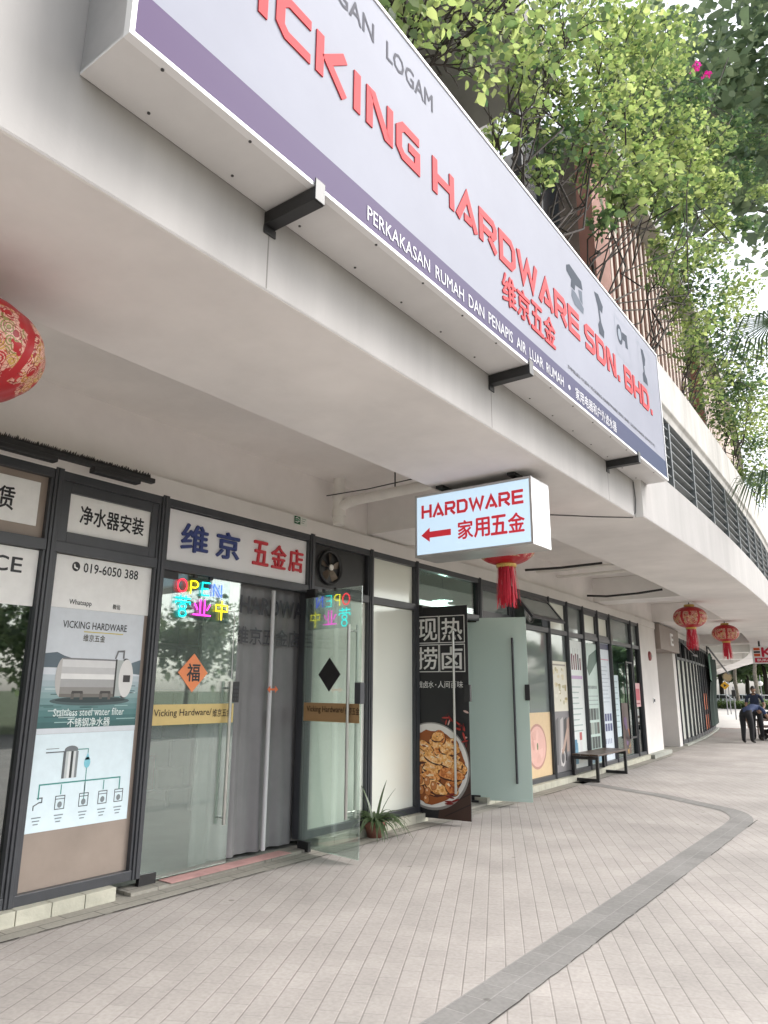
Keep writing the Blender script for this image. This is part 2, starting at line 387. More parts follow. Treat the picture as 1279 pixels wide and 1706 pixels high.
mb.add([Vector((-90, 88, -.12)), Vector((60, 84, -.12)), Vector((60, 93, -.12)), Vector((-90, 97, -.12))], [(0, 1, 2, 3)], mat('asphalt', (.06, .06, .062)))
struct(mb, 'road')
# grey band of pavers crossing the walk and turning to the shopfronts
mb = MB()
def band(pts, wd, z, mt):
    mb.line(Fr((0, 0, z), (1, 0, 0), (0, 1, 0)), pts, wd, 0, mt)
arc = [(-2.03+.0, 2.0), (-2.03, 9.9)] + [(-2.73+.70*math.cos(t), 10.1+1.25*math.sin(t)) for t in [i*math.pi/2/7*.78 for i in range(1, 8)]]
arc += [(-3.5, 12.05), (-4.6, 12.6), (-5.15, 12.85)]
band(arc, .27, .004, BANDM)
struct(mb, 'grey_paving_band')
# slab strip along the shopfronts with a dark ragged crack at its outer edge
mb = MB(); mb.sweep([(FX-.25, .004), (-4.87, .004)], ys(-9, 20), SLABM, closed=False)
mb.sweep([(FX-.6, .004), (-5.0, .004)], ys(20.05, 36), SLABM, closed=False)
CR = mat('crack_dirt', (.05, .045, .04), .95)
y = -2.0
while y < 19:
    L = random.uniform(.25, 1.1)
    if not (3.9 < y < 4.2) and random.random() < .72:
        n_ = 7; a = [(-4.868+off(y+L*i/n_)+random.uniform(-.004, .004), y+L*i/n_) for i in range(n_+1)]
        mb.line(Fr((0, 0, .007), (1, 0, 0), (0, 1, 0)), a, random.uniform(.004, .014), 0, CR)
    y += L+random.uniform(0, .15)
y = 2.2
while y < 10.5:                                   # same dirt line along the paver band
    L = random.uniform(.2, .8)
    if random.random() < .7:
        a = [(-1.892+random.uniform(-.004, .004), y+L*i/6) for i in range(7)]
        mb.line(Fr((0, 0, .007), (1, 0, 0), (0, 1, 0)), a, random.uniform(.004, .011), 0, CR)
    y += L+.05
struct(mb, 'slab_strip')
# kerb of pale blocks below the shop frames, dropped at the two doorways
mb = MB(); KB = mat('kerb_blocks', (.46, .45, .37), .85, var=.18, vs=4, bump=.2, bs=30); PINK = mat('pink_threshold', (.52, .30, .28), .8, var=.2, vs=5)
y = -2.0
while y < 18.4:
    y1 = y+.255
    if not (3.72 < y+.12 < 5.95 or 7.95 < y+.12 < 9.5):
        mb.fbox(facfr(y, y1), (.003, 0, -.07), (seglen(y, y1)-.003, .098, .13), KB)
    y = y1
for a, b in ((3.72, 5.95), (7.9, 9.55)):
    mb.fbox(facfr(a, b), (.02, 0, -.1), (seglen(a, b)-.02, .028, .13), SLABM)
mb.fbox(facfr(4.1, 5.5), (0, .03, -.02), (1.4, .036, .15), PINK)
struct(mb, 'kerb', bevel=.006)

# ================================================================== ARCADE BUILDING
B = thing('arcade_building', (FX, 6, 0), 'pale plastered arcade building with a deep curved canopy, charcoal shopfronts and slatted upper gallery', 'building')
def bpart(mb, name, **k): return mb.build(name, B, **k)
# outer canopy beam: face X=-2.28 (straight run), lower edge 3.4
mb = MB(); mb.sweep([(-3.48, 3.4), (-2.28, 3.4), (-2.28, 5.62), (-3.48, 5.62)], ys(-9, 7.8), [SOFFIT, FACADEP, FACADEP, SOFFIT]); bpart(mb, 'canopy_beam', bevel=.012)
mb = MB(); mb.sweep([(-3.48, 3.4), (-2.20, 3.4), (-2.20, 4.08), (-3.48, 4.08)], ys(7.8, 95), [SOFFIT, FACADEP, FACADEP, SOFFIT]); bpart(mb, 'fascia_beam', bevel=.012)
mb = MB(); JT = mat('plaster_joint', (.22, .21, .20), .9)
for y_ in (-.9, 2.15, 4.45, 6.95): bpart(MB().box((-2.281, y_-.004, 3.415), (-2.2795, y_+.004, 3.80), JT), 'control_joint')
# recess ceiling, cross beams and the wall over the frames
mb = MB(); mb.sweep([(-5.6, 3.9), (-3.48, 3.9), (-3.48, 4.05), (-5.6, 4.05)], ys(-9, 36), RECESSP)
mb.sweep([(-16, 3.9), (-3.48, 3.9), (-3.48, 4.05), (-16, 4.05)], ys(36, 95), RECESSP); bpart(mb, 'ceiling')
for a, b in ((6.85, 7.7), (15.0, 15.7), (20.4, 25.7), (-4.6, -3.9), (31, 32), (38, 38.8), (46, 46.8), (54, 54.8)):
    mb = MB(); mb.sweep([(-5.28 if a < 36 else -15, 3.402), (-3.484, 3.402), (-3.484, 3.898), (-5.28 if a < 36 else -15, 3.898)], ys(a, b), SOFFIT); bpart(mb, 'cross_beam', bevel=.008)
mb = MB(); mb.sweep([(FX-.12, 3.2), (FX+.05, 3.2), (FX+.05, 3.37), (FX-.12, 3.37)], ys(-9, 20.3), PLASTER)
mb.sweep([(FX-.12, 3.2), (FX+.05, 3.2), (FX+.05, 3.37), (FX-.12, 3.37)], ys(23.2, 35.4), PLASTER); bpart(mb, 'lintel_band', bevel=.006)
mb = MB(); mb.sweep([(FX-.25, 3.372), (FX-.02, 3.372), (FX-.02, 3.9), (FX-.25, 3.9)], ys(-9, 35.4), RECESSP)
mb.sweep([(FX-.2, 0), (FX-.01, 0), (FX-.01, 3.2), (FX-.2, 3.2)], ys(-9, -1), PLASTER); bpart(mb, 'wall')
# louvred gallery band beyond the sign: back wall, louvre panels, parapet
mb = MB(); mb.sweep([(-2.75, 4.08), (-2.60, 4.08), (-2.60, 5.05), (-2.75, 5.05)], ys(7.8, 60), mat('dark_gallery_wall', (.03, .034, .036), .8)); bpart(mb, 'gallery_wall')
LOUV = mat('louvre_paint', (.17, .185, .19), .4, var=.15, vs=4)
yy = 8.05
while yy < 44:
    y1 = yy+1.24; mb = MB(); f = Fr(Vector((-2.2+off(yy), yy, 4.08)), Vector((-2.2+off(y1), y1, 4.08))-Vector((-2.2+off(yy), yy, 4.08)))
    L = (Vector((off(y1), y1, 0))-Vector((off(yy), yy, 0))).length
    for i in range(7):
        z = .06+i*.128
        pr_ = [(z, -.19), (z+.012, -.19), (z+.085, -.02), (z+.073, -.02)]
        vs = [f(u, a, b) for u in (.05, L) for a, b in pr_]
        mb.add(vs, [(0, 1, 2, 3), (7, 6, 5, 4), (0, 4, 5, 1), (1, 5, 6, 2), (2, 6, 7, 3), (3, 7, 4, 0)], LOUV)
    mb.fbox(f, (0, .0, -.2), (.05, .87, -.005), LOUV)
    bpart(mb, 'louvre_panel'); yy = y1
mb = MB(); mb.sweep([(-2.9, 4.98), (-2.22, 4.98), (-2.20, 5.06), (-2.16, 5.1), (-2.16, 5.66), (-2.9, 5.66)], ys(7.85, 60), CONC); bpart(mb, 'parapet', bevel=.01)
mb = MB(); mb.sweep([(-3.6, 5.30), (-2.3, 5.30), (-2.3, 5.58), (-3.6, 5.58)], ys(7.85, 60), mat('planter_soil', (.05, .04, .03), .95)); bpart(mb, 'planter')
# upper storey: grey wall, dark window, slatted screens, slab over
UP = mat('upper_grey_render', (.30, .29, .275), .9, var=.2, vs=1.0)
mb = MB(); mb.sweep([(-4.6, 5.6), (-4.2, 5.6), (-4.2, 16), (-4.6, 16)], ys(-9, 8.7), UP)
mb.sweep([(-5.2, 5.6), (-4.9, 5.6), (-4.9, 11), (-5.2, 11)], ys(8.7, 60), UP); bpart(mb, 'upper_wall')
mb = MB(); mb.sweep([(-4.6, 9.6), (-2.9, 9.6), (-2.9, 10.1), (-4.6, 10.1)], ys(-9, 8.0), UP); bpart(mb, 'balcony_slab')
mb = MB()
f = Fr((-3.9, 8.75, 5.6), (0, 1, 0)); mb.fbox(f, (0, 0, -.08), (1.45, 5.2, 0), mat('dark_window', (.035, .038, .042), .25))
wn = bpart(mb, 'window')
mb = MB()
for u in (0, .7, 1.4): mb.fbox(f, (u, 0, .002), (u+.06, 5.2, .06), FRAME)
for v in (0, 1.5, 3.2): mb.fbox(f, (.062, v, .002), (.698, v+.06, .055), FRAME); mb.fbox(f, (.762, v, .002), (1.398, v+.06, .055), FRAME)
mb.build('frame', wn)
BROWN = mat('terracotta_slat', (.38, .175, .135), .65, var=.12, vs=3); CREAM = mat('cream_slat', (.66, .55, .48), .7, var=.1, vs=3)
mb = MB(); mb.box((-3.55, 10.24, 5.58), (-3.3, 10.98, 10.5), BROWN); bpart(mb, 'screen_end_panel')
for a, b in ((11.05, 17.0), (19.5, 30.0), (33, 48)):
    mb = MB(); y_ = a
    while y_ < b:
        X = -3.3+off(y_)*.9
        mb.box((X-.26, y_, 5.58), (X-.012, y_+.10, 10.5), BROWN); mb.box((X-.010, y_-.004, 5.58), (X+.02, y_+.104, 10.5), CREAM); y_ += .36
    bpart(mb, 'slat_screen')
mb = MB(); mb.sweep([(-5.2, 10.5), (-2.95, 10.5), (-2.95, 10.85), (-5.2, 10.85)], ys(10.1, 60), CONC)
bpart(mb, 'upper_slab')

# interior shell (dim rooms behind the glass)
INW = mat('interior_wall', (.66, .67, .65), .8, var=.08, vs=1); INF = mat('interior_floor', (.48, .47, .44), .5, var=.1, vs=2)
mb = MB(); mb.sweep([(-10.5, .02), (FX-.13, .02)], ys(-1, 18.4), INF, closed=False); mb.sweep([(-10.5, 3.35), (FX-.13, 3.35)], ys(-1, 18.4), INW, closed=False)
mb.sweep([(-10.5, .02), (-10.5, 3.35)], ys(-1, 18.4), INW, closed=False)
for y_ in (-1, 6.9, 18.38): mb.box((-10.5+off(y_), y_-.03, .02), (FX-.14+off(y_), y_+.03, 3.35), INW)
bpart(mb, 'interior_room')
# ---- shopfront
POSTS = [-1.0, .9, 2.83, 3.83, 5.78, 6.86, 7.86, 9.59, 10.72, 12.22, 13.13, 14.03, 14.94, 15.8, 17.55, 18.3]
for y_ in POSTS:
    mb = MB(); f = facfr(y_-.1, y_+.1)
    mb.fbox(f, (.065, .098, -.08), (.135, 3.215, .055), FRAME); mb.fbox(f, (.088, .1, .056), (.112, 3.21, .066), FRAME); bpart(mb, 'mullion', bevel=.004)
def window(i, lower, upper, door=False, inner=0, lower_name='pane', up_open=False, ulabel=None):
    a, b = POSTS[i], POSTS[i+1]; f = facfr(a, b); L = seglen(a, b); g0, g1 = .036, L-.036
    mb = MB()
    mb.fbox(f, (g0, 3.13, -.06), (g1, 3.205, .045), FRAME); mb.fbox(f, (g0, 2.56, -.06), (g1, 2.645, .045), FRAME)
    lo_ = .171 if not door else 2.3
    for q in (g0, g1-.022):
        mb.fbox(f, (q, 2.646, -.055), (q+.022, 3.129, .04), FRAME)
        if not door: mb.fbox(f, (q, .171, -.055), (q+.022, 2.559, .04), FRAME)
    if not door:
        mb.fbox(f, (g0, .098, -.06), (g1, .17, .045), FRAME)
    if inner:
        for q in ((g0, 2.646, g0+inner, 3.129), (g1-inner, 2.646, g1, 3.129), (g0+inner, 2.646, g1-inner, 2.646+inner), (g0+inner, 3.129-inner, g1-inner, 3.129)):
            mb.fbox(f, (q[0], q[1], -.05), (q[2], q[3], .03), FRAME)
    wo = bpart(mb, 'window', bevel=.003)
    if lower is not None:
        MB().fbox(f, (g0, .171, -.012), (g1, 2.559, -.004), lower).build('pane', wo)
    if upper is not None:
        MB().fbox(f, (g0+inner, 2.646+inner, -.012), (g1-inner, 3.129-inner, -.004), upper).build('pane', wo)
    return f, L
BROWNP = mat('brown_roller_blind', (.30, .245, .205), .45, var=.12, vs=2)
window(0, DARKG, DARKG); window(1, DARKG, BROWNP, inner=0)
_ = window(2, BROWNP, FRAME, inner=.085)
window(3, None, FRAME, door=True); window(4, FROST, BLACK); window(5, FROST, FROST)
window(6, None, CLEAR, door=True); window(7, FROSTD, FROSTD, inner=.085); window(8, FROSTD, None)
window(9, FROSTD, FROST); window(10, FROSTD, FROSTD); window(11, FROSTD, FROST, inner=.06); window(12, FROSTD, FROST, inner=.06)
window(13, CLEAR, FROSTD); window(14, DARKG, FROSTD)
# open awning light in bay 8
fa = facfr(10.72, 12.22); L8 = seglen(10.72, 12.22); tilt = R(38)
fo = Fr(fa(.05, 3.12, .03), fa.U, -fa.V*math.cos(tilt)+fa.N*math.sin(tilt))
mb = MB()
for q in ((0, 0, L8-.1, .06), (0, .46, L8-.1, .52), (0, .06, .06, .46), (L8-.16, .06, L8-.1, .46)): mb.fbox(fo, (q[0], q[1], -.02), (q[2], q[3], .02), FRAME)
aw = bpart(mb, 'awning_window'); MB().fbox(fo, (.06, .06, -.004), (L8-.16, .46, .004), FROSTD).build('pane', aw)
# column, recess and second shop
mb = MB(); mb.sweep([(FX-.5, 0), (FX+.03, 0), (FX+.03, 3.4), (FX-.5, 3.4)], ys(18.36, 20.3), PLASTER); bpart(mb, 'column', bevel=.012)
mb = MB(); STEP = mat('column_step', (.36, .37, .33), .85, var=.15, vs=4)
mb.sweep([(FX-.2, 0), (FX+.22, 0), (FX+.22, .09), (FX-.2, .09)], ys(18.3, 20.36), STEP); bpart(mb, 'plinth')
PAN = mat('recess_cladding', (.60, .57, .55), .7, var=.05, vs=2)
mb = MB(); f = facfr(20.3, 23.2, -.7)
for i in range(16): mb.fbox(f, (0, .14+i*.2, -.05), (seglen(20.3, 23.2), .14+i*.2+.194, 0), PAN)
mb.fbox(f, (0, 0, -.05), (seglen(20.3, 23.2), .136, .02), mat('brown_skirting', (.30, .22, .16), .7))
mb.fbox(f, (.1, 1.02, .003), (seglen(20.3, 23.2)-.05, 1.13, .02), BLACK)
rw = bpart(mb, 'recess_wall')
mb = MB(); mb.sweep([(FX-.75, 0), (FX+.02, 0), (FX+.02, 3.4), (FX-.75, 3.4)], [22.75, 23.25], PLASTER); bpart(mb, 'column')
P2 = [23.3+i*.88 for i in range(14)]
for y_ in P2:
    mb = MB(); f = facfr(y_-.1, y_+.1); mb.fbox(f, (.06, .05, -.08), (.14, 3.2, .055), FRAME); bpart(mb, 'mullion')
ORG = mat('orange_panel', (.75, .16, .03), .5, var=.1, vs=3); NAVY = mat('navy_panel', (.02, .02, .045), .4)
for i in range(13):
    f = facfr(P2[i], P2[i+1]); L = seglen(P2[i], P2[i+1]); mb = MB()
    mb.fbox(f, (.041, 3.1, -.06), (L-.041, 3.2, .045), FRAME); mb.fbox(f, (.041, 2.52, -.06), (L-.041, 2.6, .045), FRAME); mb.fbox(f, (.041, .05, -.06), (L-.041, .16, .045), FRAME)
    for q in (.041, L-.061):
        mb.fbox(f, (q, 2.601, -.055), (q+.02, 3.099, .04), FRAME); mb.fbox(f, (q, .161, -.055), (q+.02, 2.519, .04), FRAME)
    wo = bpart(mb, 'window')
    lm = FROST if i < 6 else (FROSTD if i < 7 else NAVY)
    MB().fbox(f, (.041, .161, -.012), (L-.041, 2.519, -.004), lm).build('pane', wo)
    MB().fbox(f, (.041, 2.601, -.012), (L-.041, 3.099, -.004), DARKG if i != 2 else BLACK).build('pane', wo)
    if i in (7, 8):
        mb = MB(); mb.rect(f, .05, .9, L-.05, 1.5, .002, ORG, .006); mb.rect(f, .05, .2, L-.05, .72, .002, ORG, .006); mb.build('orange_sticker', wo)
mb = MB(); mb.sweep([(FX-.1, 0), (FX+.16, 0), (FX+.16, .05), (FX-.1, .05)], ys(23.25, 35.2), STEP); bpart(mb, 'plinth')
f2 = facfr(P2[1], P2[3]); fo2 = Fr(f2(.3, 3.08, .03), f2.U, -f2.V*.75+f2.N*.66); mb = MB()
for q in ((0, 0, 1.1, .06), (0, .46, 1.1, .52), (0, .06, .06, .46), (1.04, .06, 1.1, .46)): mb.fbox(fo2, (q[0], q[1], -.02), (q[2], q[3], .02), FRAME)
aw = bpart(mb, 'awning_window'); MB().fbox(fo2, (.06, .06, -.004), (1.04, .46, .004), DARKG).build('pane', aw)
# ---- doors (leaf swings about its hinge; local u runs from hinge to free edge)
def door(hinge, tip, z0, z1, leafm, name='door', label=None, flip=1):
    f = Fr((hinge[0], hinge[1], 0), Vector((tip[0]-hinge[0], tip[1]-hinge[1], 0))); L = math.hypot(tip[0]-hinge[0], tip[1]-hinge[1])
    mb = MB(); mb.fbox(f, (0, z0, -.006), (L, z1, .006), leafm); d = bpart(mb, name, label=label)
    mb = MB()
    mb.fbox(f, (.0, z0-.03, -.02), (.16, z0+.06, .02), BLACK); mb.build('patch_fitting', d)
    mb = MB(); mb.fbox(f, (.0, z1-.06, -.02), (.16, z1+.03, .02), BLACK); mb.build('patch_fitting', d)
    return f, L, d
def pull(f, u, z0, z1, d, sides=(1, -1), r=.016, m_=None, name='handle', reach=.06):
    for s in sides:
        mb = MB(); n_ = s*reach
        mb.tube([f(u, z0, n_), f(u, z1, n_)], r, m_ or STEEL, 10)
        for z in (z0+.06, z1-.06): mb.tube([f(u, z, s*.007), f(u, z, n_)], r*.7, m_ or STEEL, 8)
        mb.build(name, d)
GOLD = mat('gold_sticker', (.58, .44, .17), .45, var=.06, vs=5); GOLDB = mat('tan_sticker_back', (.42, .26, .12), .5, var=.06, vs=5)
# left leaf, closed
fA, LA, dA = door((FX, 3.885), (FX, 4.80), .05, 2.555, LEAFC)
mb = MB(); mb.rect(fA, .005, 1.25, LA-.01, 1.42, .0075, GOLD, .001)
mb.text(fA, .02, 1.305, .62, .075, 'Vicking Hardware/', ink('33230F'), .0105, .01); mb.text(fA, .655, 1.305, .22, .07, '维京五金', ink('33230F'), .0105, .012)
mb.build('strip_sticker', dA)
pull(fA, LA-.1, .38, 1.62, dA)
mb = MB(); mb.fbox(fA, (LA-.055, 1.43, -.03), (LA+.03, 1.62, .03), BLACK)
for a in range(3):
    for b in range(4): mb.fbox(fA, (LA-.045+a*.024, 1.45+b*.035, .031), (LA-.03+a*.024, 1.47+b*.035, .034), FRAME)
mb.build('lock', dA, bevel=.004)
# right leaf, swung out over the walk
HB, TB = (FX+.02, 5.74), (-4.378, 5.63)
fB, LB, dB = door(HB, TB, .04, 2.56, LEAFC)      # its outer face looks away from the viewer
fBi = Fr(fB(0, 0, 0), fB.U)
mb = MB(); mb.rect(fB, .02, 1.24, LB-.01, 1.42, .0075, GOLDB, .001)
mb.text(fB, .07, 1.315, .56, .075, 'Vicking Hardware/', ink('2A1A0C'), .0105, .01); mb.text(fB, .64, 1.315, .20, .07, '维京五金', ink('2A1A0C'), .0105, .012)
mb.build('strip_sticker', dB)
pull(fB, LB-.12, .38, 2.18, dB)
mb = MB(); mb.fbox(fB, (LB-.06, 1.42, -.03), (LB+.02, 1.62, .03), FRAME); mb.build('lock', dB, bevel=.004)
# second shop: left leaf faced with the printed food banner, right leaf frosted green
fC, LC, dC = door((FX-.05, 7.865), (-4.515, 7.965), .05, 2.60, BLACK, label='black door leaf faced with a printed food banner')
fD, LD, dD = door((FX-.155, 9.475), (-4.55, 9.745), .06, 2.60, FROSTG, label='green frosted door leaf standing open')
pull(fD, LD-.2, .3, 2.3, dD, (1, -1), .017, FRAME)
mb = MB(); mb.fbox(fD, (LD-.05, 1.42, -.03), (LD+.02, 1.64, .03), BLACK); mb.build('lock', dD, bevel=.004)
mb = MB(); mb.fbox(fD, (.0, .0, -.05), (.14, .055, .06), BLACK); mb.build('hinge_cover', dD)
# banner artwork (in banner frame, seen from the viewer's side)
pc = MB(); W_ = LC
pc.rect(fC, .0, .05, W_, 2.60, .0075, ink('16161A'))
pc.poly(fC, [(.35, .05), (W_, .05), (W_, .95), (.62, .62), (.40, .30)], .0082, ink('3A241C'))
for i in range(6):
    y_ = .08+i*.12; pc.line(fC, [(.44+.02*i, y_), (W_, y_+.16)], .012, .0086, ink('20120E'))
cx_, cy_ = .27, .66
pc.ell(fC, cx_+.01, cy_-.02, .50, .50, .0088, ink('8A8682'), k=48)
def clipL(c):                                   # keep food inside the banner's left edge
    return max(.0, c)
class ClipMB(MB):
    def poly(s, fr, pts, n, mt, depth=0):
        q = []
        for i in range(len(pts)):
            a, b = Vector(pts[i]), Vector(pts[(i+1) % len(pts)])
            if a.x >= 0: q.append(a)
            if (a.x < 0) != (b.x < 0): q.append(a+(b-a)*(-a.x/(b.x-a.x)))
        if len(q) >= 3: MB.poly(s, fr, [(p.x, p.y) for p in q], n, mt, depth)
        return s
fd = ClipMB()
fd.ell(fC, cx_, cy_, .505, .505, .0092, ink('8E8A86'), k=56); fd.ell(fC, cx_, cy_, .49, .49, .0096, ink('E4E1DC'), k=56)
fd.ell(fC, cx_+.0, cy_-.02, .44, .43, .0100, ink('96501F'), k=40, wob=.06)
cols = ['C98440', 'B8692C', 'D9975C', 'A85A24', 'C4763A', '8A3A1C', 'E0A878', 'B5602A']
random.seed(21); z_ = .0104
FOOD = []
for nm, c0, c1, c2 in (('glazed_wing', 'A85420', 'E8984A', 'FAD09A'), ('glazed_meat', '8C3C18', 'D8823E', 'F0BA7A'), ('glazed_skin', 'B86C2C', 'F4B464', 'FEE8C2')):
    m = mat(nm, c1, .4); n_ = m.node_tree.nodes; l_ = m.node_tree.links; tc_ = n_.new('ShaderNodeTexCoord'); nz_ = n_.new('ShaderNodeTexNoise'); nz_.inputs['Scale'].default_value = 22; nz_.inputs['Detail'].default_value = 5; nz_.inputs['Distortion'].default_value = 1.2
    rp_ = n_.new('ShaderNodeValToRGB'); e_ = rp_.color_ramp.elements; e_[0].position = .32; e_[0].color = (*lin(c0), 1); e_[1].position = .72; e_[1].color = (*lin(c2), 1); k_ = e_.new(.5); k_.color = (*lin(c1), 1)
    l_.new(tc_.outputs['Object'], nz_.inputs['Vector']); l_.new(nz_.outputs['Fac'], rp_.inputs['Fac']); l_.new(rp_.outputs[0], n_['Principled BSDF'].inputs['Base Color']); FOOD.append(m)
for i in range(44):
    t = random.uniform(0, 2*math.pi); r_ = .40*math.sqrt(random.random()); x, y_ = cx_+r_*math.cos(t), cy_-.01+r_*math.sin(t)
    rx = random.uniform(.10, .19); ry = random.uniform(.05, .085); a = random.uniform(-.5, .3)
    if math.hypot(x-cx_, y_-cy_)+rx > .47: rx = .085
    fd.ell(fC, x, y_-.008, rx*1.05, ry*1.14, z_, ink('4A1C0C'), a=a, k=18, wob=.1); z_ += .00004
    fd.ell(fC, x, y_, rx, ry, z_, random.choice(FOOD), a=a, k=18, wob=.22); z_ += .00004
    for q in range(3): fd.ell(fC, x+random.uniform(-.5, .5)*rx, y_+random.uniform(.0, .5)*ry, rx*random.uniform(.1, .28), ry*random.uniform(.08, .2), z_, ink(random.choice(['EFD2AE', 'E8BE94', 'F4E4CC', '8A3A18'])), a=a, k=8, wob=.3); z_ += .00002
for (x, y_) in ((.12, .48), (.21, .47), (.13, .36), (.22, .35), (.11, .60), (.2, .26), (.30, .42)):
    fd.ell(fC, x, y_, .042, .054, z_, ink('6A2E14'), k=16); z_ += .00003
    fd.ell(fC, x, y_, .037, .049, z_, ink('C47A40'), k=16); z_ += .00003; fd.ell(fC, x-.01, y_+.016, .013, .016, z_, ink('EBC49E'), k=10); z_ += .00003
for i in range(60):
    x = random.uniform(.42, W_-.03); y_ = random.uniform(.85, 1.32)-.2*(W_-x)
    if math.hypot(x-cx_, y_-cy_) < .53: continue
    fd.ell(fC, x, y_, random.uniform(.02, .055), random.uniform(.008, .014), z_, ink(random.choice(['8E1E1C', '5A1216', 'B03A30', '3A0E12', 'C8A8A0'])), a=random.uniform(0, 3), k=10); z_ += .00003
for i in range(5):
    fd.ell(fC, random.uniform(.5, .7), random.uniform(.22, .34), .06, .012, z_, ink('7A1A18'), a=random.uniform(-.4, .4), k=10); z_ += .00003
pc.v_off = 0
b0 = len(pc.v); pc.v += fd.v; pc.f += [[b0+i for i in f] for f in fd.f]; pc.m += fd.m; pc.sm += fd.sm
PW = ink('DDDDDA')
for gx, gy, ch in ((.0, 2.14, '现'), (.40, 2.14, '热'), (.0, 1.78, '捞'), (.40, 1.78, '卤')):
    if gx == 0: pc.line(fC, [(.02, gy), (.385, gy), (.385, gy+.335), (.02, gy+.335)], .010, .009, PW)
    else: pc.line(fC, [(gx, gy), (gx+.34, gy), (gx+.34, gy+.335), (gx, gy+.335)], .010, .009, PW, closed=True)
    pc.text(fC, gx+(.085 if gx == 0 else .03), gy+.03, .28, .275, ch, PW, .0095, .018)
pc.text(fC, .01, 1.58, .30, .085, '消魂卤水', PW, .009, .004); pc.text(fC, .37, 1.58, .34, .085, '人间百味', PW, .009, .004)
pc.ell(fC, .34, 1.62, .008, .008, .009, PW, k=8)
pc.build('food_banner', dC, recalc=False)
pull(fC, LC-.17, .35, 2.28, dC, (1,), .016, STEEL)
mb = MB(); mb.fbox(fC, (LC-.05, 1.42, -.03), (LC+.025, 1.62, .03), BLACK); mb.build('lock', dC, bevel=.004)
# door in the last bay with a black loop handle
fE = facfr(15.8, 17.55, .07)
mb = MB(); mb.line(fE, [(.95, .55), (1.45, .55), (1.45, 2.2), (.95, 2.2)], .035, 0, BLACK, closed=True, depth=.03); bpart(mb, 'handle')

# ================================================================== THINGS ON THE SHOPFRONT
def sheet(name, f, x0, y0, x1, y1, base, label, cat, draw, n=.047, parent=None, group=None, depth=.004):
    mb = MB(); mb.rect(f, x0, y0, x1, y1, n, base, depth)
    draw(mb, n+depth+.0012)
    o = mb.build(name, origin=f((x0+x1)/2, y0, n), recalc=False)
    return tag(o, label, cat, group)
PAPER = ink('EEEEEC'); INKB = ink('1B1B1F'); PALE = ink('C9D8DE')
f1 = facfr(POSTS[1], POSTS[2]); f2_ = facfr(POSTS[2], POSTS[3]); f3 = facfr(POSTS[3], POSTS[4])
g = lambda y: y-POSTS[1]
def d(mb, n): mb.text(f1, g(2.03), 2.82, .50, .17, '维修租赁', INKB, n, .03)
sheet('shop_sign', f1, g(1.35), 2.735, g(2.715), 3.075, PAPER, 'white transom sign at the left edge with black characters ending in 赁', 'sign', d, -.003)
def d(mb, n):
    mb.text(f1, g(1.95), 2.37, .70, .11, 'SERVICE', INKB, n, .02); mb.text(f1, g(2.14), 2.17, .37, .15, '服务', INKB, n, .02)
sheet('poster', f1, g(1.2), 2.135, g(2.765), 2.555, PAPER, 'white sheet reading SERVICE on the leftmost glass, under its transom sign', 'poster', d, -.003)
g = lambda y: y-POSTS[2]
def d(mb, n): mb.text(f2_, g(3.06), 2.82, .59, .15, '净水器安装', INKB, n, .03)
sheet('shop_sign', f2_, g(2.955), 2.735, g(3.742), 3.075, PAPER, 'white transom sign 净水器安装 in black characters, left of the door sign', 'sign', d, .001)
def d(mb, n):
    mb.text(f2_, g(3.14), 2.44, .50, .075, '019-6050 388', INKB, n, .02)
    mb.ell(f2_, g(3.075), 2.477, .034, .038, n, INKB, k=20); mb.line(f2_, [(g(3.06), 2.495), (g(3.065), 2.47), (g(3.09), 2.46)], .012, n+.001, PAPER)
    mb.text(f2_, g(3.05), 2.17, .19, .05, 'Whatsapp', INKB, n, .015); mb.text(f2_, g(3.43), 2.175, .07, .04, '微信', INKB, n, .01)
sheet('poster', f2_, g(2.88), 2.15, g(3.775), 2.556, PAPER, 'white phone number sheet reading 019-6050 388 above the tank poster', 'poster', d, -.003)
